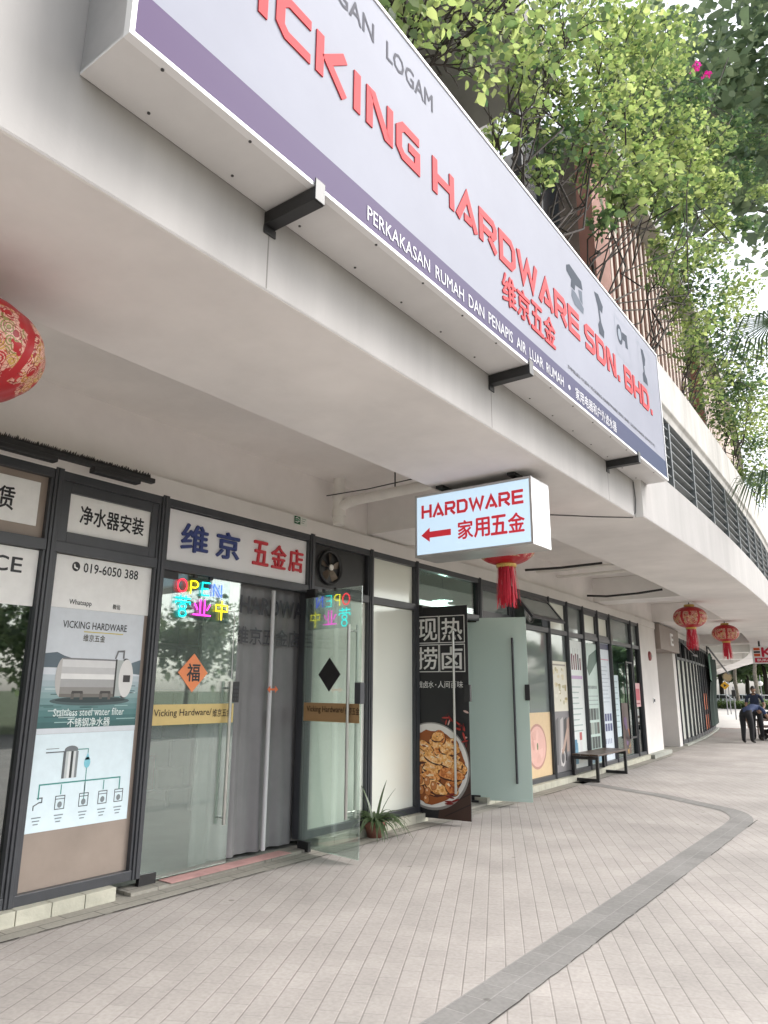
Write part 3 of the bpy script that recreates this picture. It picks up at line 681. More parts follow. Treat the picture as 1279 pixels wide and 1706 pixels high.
def d(mb, n):
    X = lambda y: g(y)
    mb.text(f2_, X(3.02), 2.0, .56, .055, 'VICKING HARDWARE', INKB, n, .008)
    mb.rect(f2_, X(3.2), 1.975, X(3.55), 1.983, n, ink('C9BC6A')); mb.text(f2_, X(3.2), 1.905, .19, .055, '维京五金', ink('4A452F'), n, .008)
    # lake, hills, steel tank
    for i, c in enumerate(['B4C0C6', 'A5B6BC', '95ACB0', '84A0A2', '729394', '608686', '4E7A7A', '3F6C6D', '356061']):
        mb.rect(f2_, X(2.893), 1.605-i*.043, X(3.737), 1.648-i*.043, n, ink(c))
    mb.poly(f2_, [(X(2.893), 1.70), (X(2.893), 1.80), (X(3.0), 1.815), (X(3.06), 1.79), (X(3.12), 1.775), (X(3.05), 1.70)], n+.0004, ink('55646E'))
    mb.poly(f2_, [(X(3.55), 1.68), (X(3.737), 1.66), (X(3.737), 1.78), (X(3.66), 1.755)], n+.0004, ink('5E6F78'))
    for i in range(26):
        y_ = 1.27+.3*random.random(); x = random.uniform(2.9, 3.6); mb.rect(f2_, X(x), y_, X(min(3.735, x+random.uniform(.05, .2))), y_+.006, n+.0008, ink(random.choice(['C9DAD9', '3F6666', '9FBFBC', '2F5453'])))
    mb.ell(f2_, X(3.32), 1.455, .34, .035, n+.0010, ink('44585A'), k=30)
    mb.ell(f2_, X(3.32), 1.462, .30, .02, n+.0013, ink('26383A'), k=30)
    for i, (c, h) in enumerate([('77787A', .012), ('D6D6D6', .055), ('C2C2C2', .05), ('E6E6E4', .04), ('A6A6A6', .06), ('8C8A86', .05), ('6E6A64', .025)]):
        y1 = 1.775-[0, .012, .067, .117, .157, .217, .267][i]; mb.rect(f2_, X(3.05), y1-h, X(3.52), y1, n+.0016, ink(c))
    mb.ell(f2_, X(3.06), 1.63, .055, .145, n+.0014, ink('B9B7B4'), k=24)
    mb.ell(f2_, X(3.60), 1.63, .072, .158, n+.0018, ink('3E4042'), k=30); mb.ell(f2_, X(3.61), 1.63, .066, .15, n+.0022, ink('D9D8D6'), k=30)
    mb.rect(f2_, X(3.52), 1.49, X(3.58), 1.772, n+.0019, ink('AEB4B2')); mb.rect(f2_, X(3.505), 1.485, X(3.52), 1.778, n+.0020, ink('2A2B2C'))
    mb.rect(f2_, X(3.585), 1.60, X(3.65), 1.655, n+.0026, ink('2E2A2C')); mb.line(f2_, [(X(3.50), 1.78), (X(3.52), 1.84), (X(3.575), 1.845), (X(3.575), 1.785)], .014, n+.002, ink('707274'))
    for x in (3.19, 3.43):
        mb.rect(f2_, X(x-.045), 1.47, X(x-.02), 1.52, n+.0021, ink('5B5753')); mb.rect(f2_, X(x+.03), 1.465, X(x+.055), 1.52, n+.0021, ink('5B5753')); mb.rect(f2_, X(x-.04), 1.51, X(x+.05), 1.53, n+.0023, ink('3A3836'))
    mb.text(f2_, X(3.02), 1.345, .6, .055, 'Stainless steel water filter', ink('DDE9E7'), n+.002, .01); mb.text(f2_, X(3.14), 1.265, .36, .065, '不锈钢净水器', ink('E4EEEC'), n+.002, .012)
sheet('poster', f2_, g(2.893), 1.222, g(3.738), 2.149, ink('D0D6DC'), 'poster of a steel water tank over a lake, below the phone number sheet', 'poster', d, -.003)
def d(mb, n):
    X = lambda y: g(y); T = ink('3F8C86'); K = ink('4A5258')
    mb.line(f2_, [(X(3.0), 1.09), (X(3.17), 1.09)], .008, n, K); mb.line(f2_, [(X(3.0), 1.115), (X(3.1), 1.115)], .004, n, K)
    mb.ell(f2_, X(3.20), 1.10, .055, .03, n, ink('6E7478'), k=16)
    for i, c in enumerate(['5B6064', 'B9BFC0', 'D9DDDD', '2F3436', 'CDD2D2', '7B8184']): mb.rect(f2_, X(3.14+i*.02), .90, X(3.16+i*.02), 1.09, n+.0005, ink(c))
    mb.line(f2_, [(X(3.25), 1.10), (X(3.34), 1.10), (X(3.34), .74)], .007, n, T)
    mb.ell(f2_, X(3.34), 1.0, .026, .04, n+.0006, ink('7EC3D2'), k=16); mb.poly(f2_, [(X(3.32), 1.02), (X(3.36), 1.02), (X(3.34), 1.075)], n+.0006, ink('7EC3D2'))
    mb.line(f2_, [(X(2.98), .77), (X(2.98), .87), (X(3.64), .87), (X(3.64), .78)], .010, n+.0004, T)
    for x in (3.15, 3.34, 3.5): mb.line(f2_, [(X(x), .86), (X(x), .79)], .008, n, T)
    for x in (3.15, 3.34, 3.5, 3.64):
        mb.line(f2_, [(X(x-.036), .69), (X(x+.036), .69), (X(x+.036), .78), (X(x-.036), .78)], .006, n+.0002, K, closed=True); mb.line(f2_, [(X(x-.036), .76), (X(x+.036), .76)], .005, n+.0008, K)
        mb.ell(f2_, X(x), .72, .018, .022, n+.0008, ink('7D868A'), k=14)
    mb.line(f2_, [(X(2.95), .70), (X(2.95), .73), (X(2.99), .75), (X(3.01), .75), (X(3.01), .78), (X(2.97), .78)], .008, n, K)
    for x in (2.98, 3.15, 3.34, 3.5, 3.64):
        for k_ in range(3): mb.rect(f2_, X(x-.035+.008*k_), .645-.022*k_, X(x+.035-.008*k_), .653-.022*k_, n, ink('7C8A90'))
sheet('poster', f2_, g(2.887), .55, g(3.735), 1.2205, ink('D8E8EE'), 'pale blue plumbing diagram sheet below the steel tank poster', 'poster', d, -.003)
g = lambda y: y-POSTS[3]
BLU = mat('blue_letters', (.035, .055, .20), .45); REDL = mat('red_letters', (.58, .035, .05), .45)
mb = MB(); mb.rect(f3, g(3.905), 2.655, g(5.732), 3.122, -.003, mat('sign_acrylic', (.84, .84, .85), .35, var=.02, vs=2), .01)
ts = mb.build('shop_sign', origin=f3(g(4.84), 2.665, .046)); tag(ts, 'white shop sign over the open entrance with blue 维京 and red 五金店', 'sign')
mb = MB()
mb.text(f3, g(4.05), 2.765, .30, .25, '维', BLU, .008, .03, .018); mb.text(f3, g(4.46), 2.765, .28, .25, '京', BLU, .008, .035, .018); mb.build('blue_lettering', ts)
mb = MB()
for x, c in ((4.93, '五'), (5.19, '金'), (5.45, '店')): mb.text(f3, g(x), 2.765, .21, .24, c, REDL, .008, .02, .018)
mb.build('red_lettering', ts)

# ---- neon signs
NE = {k: mat('neon_'+k, c, .4, emit=e, ecol=c) for k, c, e in (('red', 'FF2A3C', 1.15), ('yellow', 'FFE21E', 1.0), ('cyan', '10E6E6', 1.0), ('blue', '2A52FF', 1.3), ('pink', 'FF3CD0', 1.1))}
def ov(cx, cy, rx, ry, k=14): return [(cx+rx*math.cos(2*math.pi*i/k), cy+ry*math.sin(2*math.pi*i/k)) for i in range(k+1)]
NEON = [('O', 'red', [ov(.06, .285, .052, .062)]),
        ('P', 'yellow', [[(.155, .215), (.155, .345), (.21, .345), (.235, .325), (.235, .30), (.21, .28), (.155, .28)]]),
        ('E', 'cyan', [[(.37, .345), (.285, .345), (.285, .22), (.37, .22)], [(.285, .283), (.355, .283)]]),
        ('N', 'blue', [[(.42, .22), (.42, .345), (.515, .22), (.515, .345)]]),
        ('ying', 'cyan', [[(.0, .165), (.16, .165)], [(.05, .19), (.05, .145)], [(.11, .19), (.11, .145)], [(.0, .105), (.0, .13), (.16, .13), (.16, .105)], ov(.08, .085, .035, .026), ov(.08, .02, .04, .034)]),
        ('ye', 'pink', [[(.2, .02), (.4, .02)], [(.275, .175), (.275, .025)], [(.325, .175), (.325, .025)], [(.21, .13), (.245, .07)], [(.39, .13), (.355, .07)]]),
        ('zhong', 'yellow', [[(.46, .08), (.46, .14), (.60, .14), (.60, .08), (.46, .08)], [(.53, .185), (.53, -.01)]])]
def neon(f, u0, v0, n, wd, ht, label):
    sx = wd/.6; sy = ht/.36; o = f(u0+wd/2, v0, n); t = thing('neon_sign', o, label, 'neon sign', 'neon OPEN signs')
    for nm, c, strokes in NEON:
        mb = MB()
        for st in strokes: mb.tube([f(u0+x*sx, v0+y*sy, n) for x, y in st], .0066, NE[c], 8)
        mb.build('tube', t)
    mb = MB(); mb.fbox(f, (u0-.03, v0-.03, n-.02), (u0+wd+.03, v0+ht+.03, n-.016), glass('acrylic_backing', 'EEF4F4', .05)); mb.build('backing_sheet', t)
    mb = MB()
    for x in (.35, .65): mb.fbox(f, (u0+wd*x-.02, v0+ht+.02, n-.02), (u0+wd*x+.02, v0+ht+.06, n-.004), BLACK)
    mb.build('clip', t)
neon(fA, .145, 2.185, .026, .60, .33, 'neon sign reading OPEN 营业中 on the closed door leaf')
# on the open leaf the sign hangs on the outer face, so it is seen mirrored
fBx = Fr(fB(LB, 0, 0), -fB.U)
neon(fBx, .20, 2.19, .026, .60, .33, 'neon sign seen mirrored from behind on the open glass leaf')
# cable of the front neon
mb = MB(); mb.tube([fA(.745, 2.26, .026), fA(.83, 2.27, .024), fA(.845, 2.2, .02), fA(.85, 1.65, .02)], .004, mat('white_cable', (.6, .6, .6), .5), 6)
tag(mb.build('cable', origin=fA(.85, 1.65, .02)), 'thin pale cable running down the door leaf from the front neon', 'cable')
# fu papers
ORP = mat('orange_fu_paper', (.80, .24, .08), .4, var=.06, vs=6)
def fu(f, u, v, n, h, base, label, text=True):
    mb = MB(); mb.poly(f, [(u-h, v), (u, v-h*1.02), (u+h, v), (u, v+h*1.02)], n, base, .002)
    if text: mb.text(f, u-h*.42, v-h*.45, h*.86, h*.92, '福', INKB, n+.0035, .03)
    tag(mb.build('fu_paper', origin=f(u, v-h, n)), label, 'paper decoration', None)
fu(fA, .405, 1.69, .0075, .165, ORP, 'orange diamond paper with black 福 on the closed door leaf')
fu(fB, .40, 1.70, .008, .165, BLACK, 'plain black diamond, the back of a paper on the open leaf', False)

# ---- PVC curtain inside the first door, white seams, dark lettering
CUR = mat('grey_curtain', (.205, .202, .206), .45, var=.10, vs=2.5)
mb = MB(); nU = 84; vs = []
for z, am in ((.06, .026), (.9, .02), (1.9, .013), (2.66, .008)):
    for i in range(nU+1):
        y_ = 4.45+1.75*i/nU; vs.append(Vector((FX-.10+am*(math.sin(y_*17)+.6*math.sin(y_*41+z)), y_, z)))
mb.add(vs, [(r_*(nU+1)+i, r_*(nU+1)+i+1, (r_+1)*(nU+1)+i+1, (r_+1)*(nU+1)+i) for r_ in range(3) for i in range(nU)], CUR, True)
cu = mb.build('door_curtain', origin=(FX-.14, 5.1, .06)); tag(cu, 'grey strip curtain hanging in the open doorway with dark lettering', 'curtain')
fcu = Fr((FX-.10, 4.45, 0), (0, 1, 0)); DKL = mat('curtain_lettering', (.045, .045, .055), .5); SEAM = mat('white_seam', (.62, .62, .63), .5)
mb = MB(); mb.text(fcu, .42, 2.28, .90, .17, 'HARDWA', DKL, .042, .03); mb.build('lettering', cu); mb = MB(); mb.text(fcu, .37, 1.98, .90, .17, '维京五金店', DKL, .048, .02); mb.build('lettering', cu)
mb = MB(); mb.tube([fcu(.85, 2.54, .06), fcu(.845, 1.5, .07), fcu(.835, .07, .075)], .022, SEAM, 8); mb.build('seam', cu)
mb = MB(); ORA = mat('orange_arrow', (.75, .19, .08), .5)
mb.poly(fcu, [(.78, 1.55), (.82, 1.585), (.82, 1.56), (.89, 1.56), (.89, 1.585), (.93, 1.55), (.89, 1.515), (.89, 1.54), (.82, 1.54), (.82, 1.515)], .098, ORA, .002); mb.build('arrow_sticker', cu)
# shop interior behind the clear leaf: counter, shelf, seam of a second curtain
t = thing('counter_table', (-6.1, 4.2, .02), 'white counter table standing inside behind the closed door leaf', 'table')
mb = MB(); mb.box((-6.5, 3.2, .74), (-5.7, 4.25, .79), WHITE); mb.build('tabletop', t, bevel=.005)
for x, y_ in ((-6.45, 3.25), (-5.76, 3.25), (-6.45, 4.19), (-5.76, 4.19)):
    mb = MB(); mb.box((x, y_, .02), (x+.05, y_+.05, .738), WHITE); mb.build('leg', t)
t = thing('storage_shelf', (-8.2, 5.2, .02), 'dim storage shelf with boxes inside the hardware shop', 'shelf')
mb = MB()
for z in (.3, .9, 1.5, 2.1): mb.box((-8.4, 3.4, z), (-7.9, 6.6, z+.03), STEEL)
for y_ in (3.4, 5.0, 6.56): mb.box((-8.4, y_, .02), (-8.36, y_+.04, 2.4), STEEL); mb.box((-7.94, y_, .02), (-7.9, y_+.04, 2.4), STEEL)
mb.build('rack', t)
random.seed(5)
for z in (.3, .9, 1.5, 2.1):
    y_ = 3.5
    while y_ < 6.4:
        w_ = random.uniform(.18, .45); h_ = random.uniform(.18, .42); mb = MB(); mb.box((-8.3, y_, z+.032), (-7.95, y_+w_, z+.032+h_), ink(random.choice(['A88A62', 'C8C4B8', '7E8EA0', 'B05A40', 'D8D4C8', '5E7A6A'])))
        tag(mb.build('box', origin=(-8.1, y_+w_/2, z+.03)), 'carton or product box on the dim shelf inside the shop', 'box', 'boxes on the shop shelf'); y_ += w_+random.uniform(.04, .2)
# exhaust fan in the black transom panel
f4 = facfr(POSTS[4], POSTS[5]); t = thing('exhaust_fan', f4(.36, 2.89, .05), 'round exhaust fan in the black transom panel beside the shop sign', 'fan')
mb = MB(); c = f4(.36, 2.89, 0)
pr_ = [(.20, 0), (.20, .03), (.18, .05), (.165, .02)]
def ringlathe(mb, f, u, v, prof, mt, k=28):
    vs = [f(u+r_*math.cos(2*math.pi*j/k), v+r_*math.sin(2*math.pi*j/k), z) for r_, z in prof for j in range(k)]
    mb.add(vs, [(i*k+j, i*k+(j+1) % k, (i+1)*k+(j+1) % k, (i+1)*k+j) for i in range(len(prof)-1) for j in range(k)], mt, True)
ringlathe(mb, f4, .34, 2.89, [(.20, 0), (.20, .025), (.185, .045), (.17, .02)], BLACK); mb.build('shroud', t)
for i in range(5):
    mb = MB(); a = i*1.2566+.3; vs = []
    for q, (r_, wd) in enumerate(((.04, .03), (.1, .06), (.165, .07))):
        for s in (-1, 1): vs.append(f4(.34+r_*math.cos(a+s*wd/max(r_, .05)*.6), 2.89+r_*math.sin(a+s*wd/max(r_, .05)*.6), .012+s*.014))
    mb.add(vs, [(0, 1, 3, 2), (2, 3, 5, 4)], mat('bronze_blade', (.16, .13, .10), .3, metal=.7)); mb.build('blade', t)
mb = MB(); mb.ell(f4, .34, 2.89, .034, .034, .028, mat('hub_white', (.75, .73, .68), .4), depth=.012); mb.build('hub', t)
# little green sticker plate on the lintel
fl = facfr(5.45, 6.3, .052)
def d(mb, n):
    mb.rect(fl, .015, 3.275, .11, 3.36, n, ink('1F5A3A')); mb.line(fl, [(.03, 3.30), (.06, 3.295), (.095, 3.31)], .007, n+.001, PAPER); mb.line(fl, [(.03, 3.335), (.06, 3.345), (.095, 3.33)], .007, n+.001, PAPER); mb.rect(fl, .03, 3.315, .095, 3.322, n+.001, ink('9FC2AE'))
    for k_ in range(3): mb.rect(fl, .125, 3.34-.022*k_, .20-.015*k_, 3.348-.022*k_, n, ink('8A9A90'))
sheet('notice', fl, .01, 3.27, .215, 3.365, ink('D6D8D2'), 'small green and white plate on the lintel beside the drain pipe', 'notice', d, .001)
# bristled black rail over the leftmost windows
t = thing('bristle_rail', (-5.05, 2.6, 3.28), 'long black bristled rail fixed along the lintel at the far left', 'rail')
RX = -5.08
mb = MB(); mb.box((RX-.03, 0.2, 3.25), (RX+.03, 3.60, 3.29), BLACK); mb.build('bar', t, bevel=.005)
mb = MB(); y_ = .2
while y_ < 3.55:
    mb.add([Vector((RX-.02, y_, 3.29)), Vector((RX+.03, y_+.004, 3.29)), Vector((RX+.02+random.uniform(-.01, .01), y_+.006, 3.325+random.uniform(-.006, .012)))], [(0, 1, 2)], mat('dark_bristle', (.05, .05, .05), .7))
    mb.add([Vector((RX-.04, y_+.006, 3.29)), Vector((RX-.01, y_+.011, 3.29)), Vector((RX-.03, y_+.009, 3.34+random.uniform(-.006, .012)))], [(0, 1, 2)], mat('pale_bristle', (.55, .53, .50), .7)); y_ += .014
mb.build('bristles', t)
for a, b in ((1.2, 2.72), (3.02, 3.45)):
    mb = MB(); mb.box((RX-.03, a, 3.205), (RX+.045, b, 3.248), BLACK); mb.build('box', t, bevel=.006)
# ================================================================== MAIN SIGNBOARD
SX = -1.97; SY0, SY1, SZ0, SZ1 = 1.13, 8.03, 3.82, 5.345
S = thing('signboard', (SX, 4.58, SZ0), 'long white shop signboard with raised red letters on the canopy face', 'signboard')
fs = Fr((SX, 0, 0), (0, 1, 0))
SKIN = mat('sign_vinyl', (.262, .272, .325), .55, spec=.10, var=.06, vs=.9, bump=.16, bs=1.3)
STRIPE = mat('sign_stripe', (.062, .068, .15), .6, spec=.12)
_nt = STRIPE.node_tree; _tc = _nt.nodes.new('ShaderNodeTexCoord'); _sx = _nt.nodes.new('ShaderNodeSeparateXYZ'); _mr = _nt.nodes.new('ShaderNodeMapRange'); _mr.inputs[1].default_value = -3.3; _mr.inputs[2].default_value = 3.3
_rp = _nt.nodes.new('ShaderNodeValToRGB'); _rp.color_ramp.elements[0].color = (.098, .068, .14, 1); _rp.color_ramp.elements[1].color = (.040, .058, .115, 1)   # stripe colour runs from purple to navy along its length
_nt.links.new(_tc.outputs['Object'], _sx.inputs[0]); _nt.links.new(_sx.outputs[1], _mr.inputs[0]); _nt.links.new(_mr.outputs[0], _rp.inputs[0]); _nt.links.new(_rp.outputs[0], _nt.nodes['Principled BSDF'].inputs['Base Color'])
mb = MB()
mb.box((-2.275, SY0, SZ0), (SX-.03, SY1, SZ0+.012), CASING); mb.box((-2.275, SY0, SZ1-.012), (SX-.03, SY1, SZ1), CASING)
mb.box((-2.275, SY0+.001, SZ0+.013), (SX-.03, SY0+.012, SZ1-.013), SILVER); mb.box((-2.275, SY1-.012, SZ0+.013), (SX-.03, SY1-.001, SZ1-.013), SILVER)
mb.build('casing', S)
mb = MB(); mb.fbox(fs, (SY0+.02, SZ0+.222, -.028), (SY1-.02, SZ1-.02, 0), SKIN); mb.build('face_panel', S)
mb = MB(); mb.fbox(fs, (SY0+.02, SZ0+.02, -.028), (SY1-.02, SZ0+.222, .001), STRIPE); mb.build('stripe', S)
mb = MB()
for a, b in (((SY0, SZ0), (SY1, SZ0+.02)), ((SY0, SZ1-.02), (SY1, SZ1)), ((SY0, SZ0+.02), (SY0+.02, SZ1-.02)), ((SY1-.02, SZ0+.02), (SY1, SZ1-.02))):
    mb.fbox(fs, (*a, -.03), (*b, .008), WHITE)
mb.build('trim', S)
SCR = mat('screw', (.05, .05, .05), .4)
mb = MB(); y_ = 1.3
while y_ < 8:
    for x in (-2.0, -2.22):
        q = y_+(.1 if x < -2.1 else 0); mb.ell(Fr((x, q, SZ0), (0, 1, 0), (1, 0, 0)), 0, 0, .007, .007, 0, SCR, k=8, depth=.004)
    y_ += .45
mb.build('screws', S)
RL = mat('sign_red', (.50, .062, .07), .65, spec=.12, var=.05, vs=3)
mb = MB()
for a, b, s in ((1.43, 3.02, 'VICKING'), (3.165, 5.53, 'HARDWARE'), (5.655, 6.575, 'SDN.'), (6.72, 7.64, 'BHD.')):
    tech(mb, fs, a, 4.465, b-a, .245, s, RL, .0, .007, .225); mb.build('red_lettering', S); mb = MB()
mb = MB()
for i, c in enumerate('维京五金'): mb.text(fs, 4.06+i*.232, 4.155, .21, .235, c, RL, 0, .03, .007)
mb.build('red_characters', S)
GREY = mat('sign_grey_letters', (.13, .13, .15), .85, spec=.1)
mb = MB(); mb.text(fs, 1.72, 5.03, .85, .125, 'BARANGAN', GREY, .0012, .02); mb.build('grey_lettering', S); mb = MB(); mb.text(fs, 2.69, 5.03, .49, .125, 'LOGAM', GREY, .0012, .02); mb.build('grey_lettering', S)
WL = mat('sign_white_letters', (.62, .62, .66), .7, spec=.1)
def words(parent, name, fr, x, y, wd, ht, body, mt, n, bold):
    ws = body.split(' '); lens = [(lambda g_: g_[5]-g_[3])(text_geo(q, 0, 2)) for q in ws]; sp = .62; q_ = wd/(sum(lens)+sp*(len(ws)-1))
    for q, L_ in zip(ws, lens):
        m_ = MB(); m_.text(fr, x, y, L_*q_, ht, q, mt, n, bold); m_.build(name, parent); x += (L_+sp)*q_
words(S, 'white_lettering', fs, 2.53, 3.885, 2.56, .085, 'PERKAKASAN RUMAH DAN PENAPIS AIR LUAR RUMAH', WL, .003, .012); mb = MB(); mb.ell(fs, 5.21, 3.925, .022, .022, .003, WL, k=14); mb.build('dot', S); mb = MB()
mb.text(fs, 5.34, 3.875, 1.0, .105, '家用电器和户外滤水器', WL, .003, .012); mb.build('white_lettering', S)
mb = MB(); mb.text(fs, 5.215, 4.085, 2.39, .042, 'DIMILIKI OLEH: VICKING HARDWARE SDN. BHD. 202401048458 (1594327-P)', GREY, .0012, .012, res=1); mb.build('small_lettering', S)
G1, G2, G3, G4 = [mat('product_grey_%d' % i, c, .8, spec=.08) for i, c in enumerate(('4A505A', '666D78', '8E95A0', '949BA6'))]
def prodframe(mb, x0, z0, x1, z1): mb.line(fs, [(x0, z0), (x1, z0), (x1, z1), (x0, z1)], .006, .0012, G4, closed=True)
_poly = MB.poly
class Prod(MB):                                # four grey product pictures, enlarged about a centre
    def __init__(s, c, q): MB.__init__(s); s.c = c; s.q = q
    def poly(s, fr, pts, n, mt, depth=0): return _poly(s, fr, [(s.c[0]+(x-s.c[0])*s.q, s.c[1]+(y-s.c[1])*s.q) for x, y in pts], n, mt, depth)
mb = Prod((5.50, 4.97), 1.12)
mb.poly(fs, [(5.33, 5.08), (5.40, 5.12), (5.64, 5.09), (5.66, 5.02), (5.50, 4.99), (5.48, 4.93), (5.40, 4.93), (5.42, 5.0), (5.33, 5.03)], .0015, G1)
mb.poly(fs, [(5.42, 4.92), (5.50, 4.92), (5.66, 4.86), (5.64, 4.80), (5.46, 4.80), (5.40, 4.85)], .0015, G2); mb.poly(fs, [(5.56, 4.98), (5.64, 5.0), (5.64, 4.88), (5.58, 4.90)], .0018, G2)
mb.build('drill_picture', S)
mb = Prod((6.11, 4.98), 1.12); mb.poly(fs, [(6.00, 5.15), (6.10, 5.17), (6.20, 5.10), (6.17, 5.02), (6.11, 5.03), (6.13, 4.92), (6.19, 4.86), (6.17, 4.79), (6.06, 4.79), (6.05, 4.87), (6.09, 4.92), (6.07, 5.04)], .0015, G1); mb.build('pump_picture', S)
mb = Prod((6.76, 4.98), 1.08); mb.ell(fs, 6.68, 5.02, .08, .10, .0015, G1, k=18); mb.ell(fs, 6.68, 5.02, .045, .06, .0018, G3, k=16); mb.poly(fs, [(6.76, 5.08), (6.90, 5.10), (6.91, 4.96), (6.84, 4.95), (6.83, 5.01), (6.76, 5.0)], .0015, G1); prodframe(mb, 6.56, 4.79, 6.97, 5.17); mb.build('grinder_picture', S)
mb = Prod((7.48, 4.98), 1.1); mb.poly(fs, [(7.40, 5.15), (7.47, 5.16), (7.53, 5.08), (7.50, 5.0), (7.47, 4.99), (7.48, 4.91), (7.54, 4.87), (7.55, 4.80), (7.40, 4.80), (7.40, 4.88), (7.44, 4.92), (7.43, 5.02)], .0015, G1); prodframe(mb, 7.30, 4.77, 7.68, 5.19); mb.build('tool_picture', S)
for y_ in (2.15, 4.45, 6.95):
    mb = MB(); mb.box((-2.36, y_-.035, 3.745), (SX+.012, y_+.035, 3.815), BLACK); mb.box((SX+.013, y_-.035, 3.745), (SX+.02, y_+.035, 3.86), BLACK); mb.box((-2.279, y_-.04, 3.70), (-2.27, y_+.04, 3.744), BLACK); mb.build('bracket', S, bevel=.004)
mb = MB(); mb.tube([Vector((-2.27, 7.76, 3.80)), Vector((-2.262, 7.77, 3.6)), Vector((-2.27, 7.755, 3.45)), Vector((-2.3, 7.74, 3.392)), Vector((-2.6, 7.5, 3.393)), Vector((-3.0, 7.1, 3.392))], .006, mat('grey_cable', (.12, .12, .12), .6), 6)
tag(mb.build('cable', origin=(-2.27, 7.76, 3.5)), 'thin grey cable dropping from the right end of the big signboard', 'cable')

# ================================================================== HANGING LIGHT BOX
LB_ = thing('light_box_sign', (-3.03, 5.62, 2.72), 'hanging illuminated box sign reading HARDWARE with a red arrow', 'sign')
fl = Fr((-3.62, 5.45, 0), (1, 0, 0)); LW = 1.18; z0, z1 = 2.735, 3.325
GLOW = mat('lit_acrylic', (.40, .50, .58), .3, emit=.30, ecol=(.62, .82, 1.0))
mb = MB(); mb.fbox(fl, (0, z0, -.36), (LW, z1, -.012), SILVER); mb.build('casing', LB_, bevel=.006)
mb = MB(); mb.fbox(fl, (.022, z0+.022, -.011), (LW-.022, z1-.022, .004), GLOW); mb.build('face_panel', LB_)
mb = MB()
for a, b in (((0, z0), (LW, z0+.021)), ((0, z1-.021), (LW, z1)), ((0, z0+.021), (.021, z1-.021)), ((LW-.021, z0+.021), (LW, z1-.021))): mb.fbox(fl, (*a, -.0115), (*b, .008), SILVER)
mb.build('trim', LB_)
RG = mat('lit_red', (.62, .03, .05), .4, emit=.10, ecol=(.9, .04, .06))
mb = MB(); tech(mb, fl, .075, z0+.36, 1.03, .125, 'HARDWARE', RG, .0045, .004, .2); mb.build('red_lettering', LB_)
mb = MB()
for i, c in enumerate('家用五金'): mb.text(fl, .46+i*.165, z0+.12, .15, .165, c, RG, .0045, .03, .004)
mb.build('red_characters', LB_)
mb = MB(); mb.poly(fl, [(.07, z0+.20), (.16, z0+.265), (.16, z0+.228), (.385, z0+.228), (.385, z0+.172), (.16, z0+.172), (.16, z0+.135)], .0045, RG, .004); mb.build('arrow', LB_)
for u in (.25, .98):
    mb = MB(); mb.fbox(fl, (u-.035, 3.37, -.30), (u+.035, 3.399, -.02), BLACK); mb.fbox(fl, (u-.03, z1, -.20), (u+.03, 3.37, -.12), BLACK); mb.build('bracket', LB_, bevel=.003)

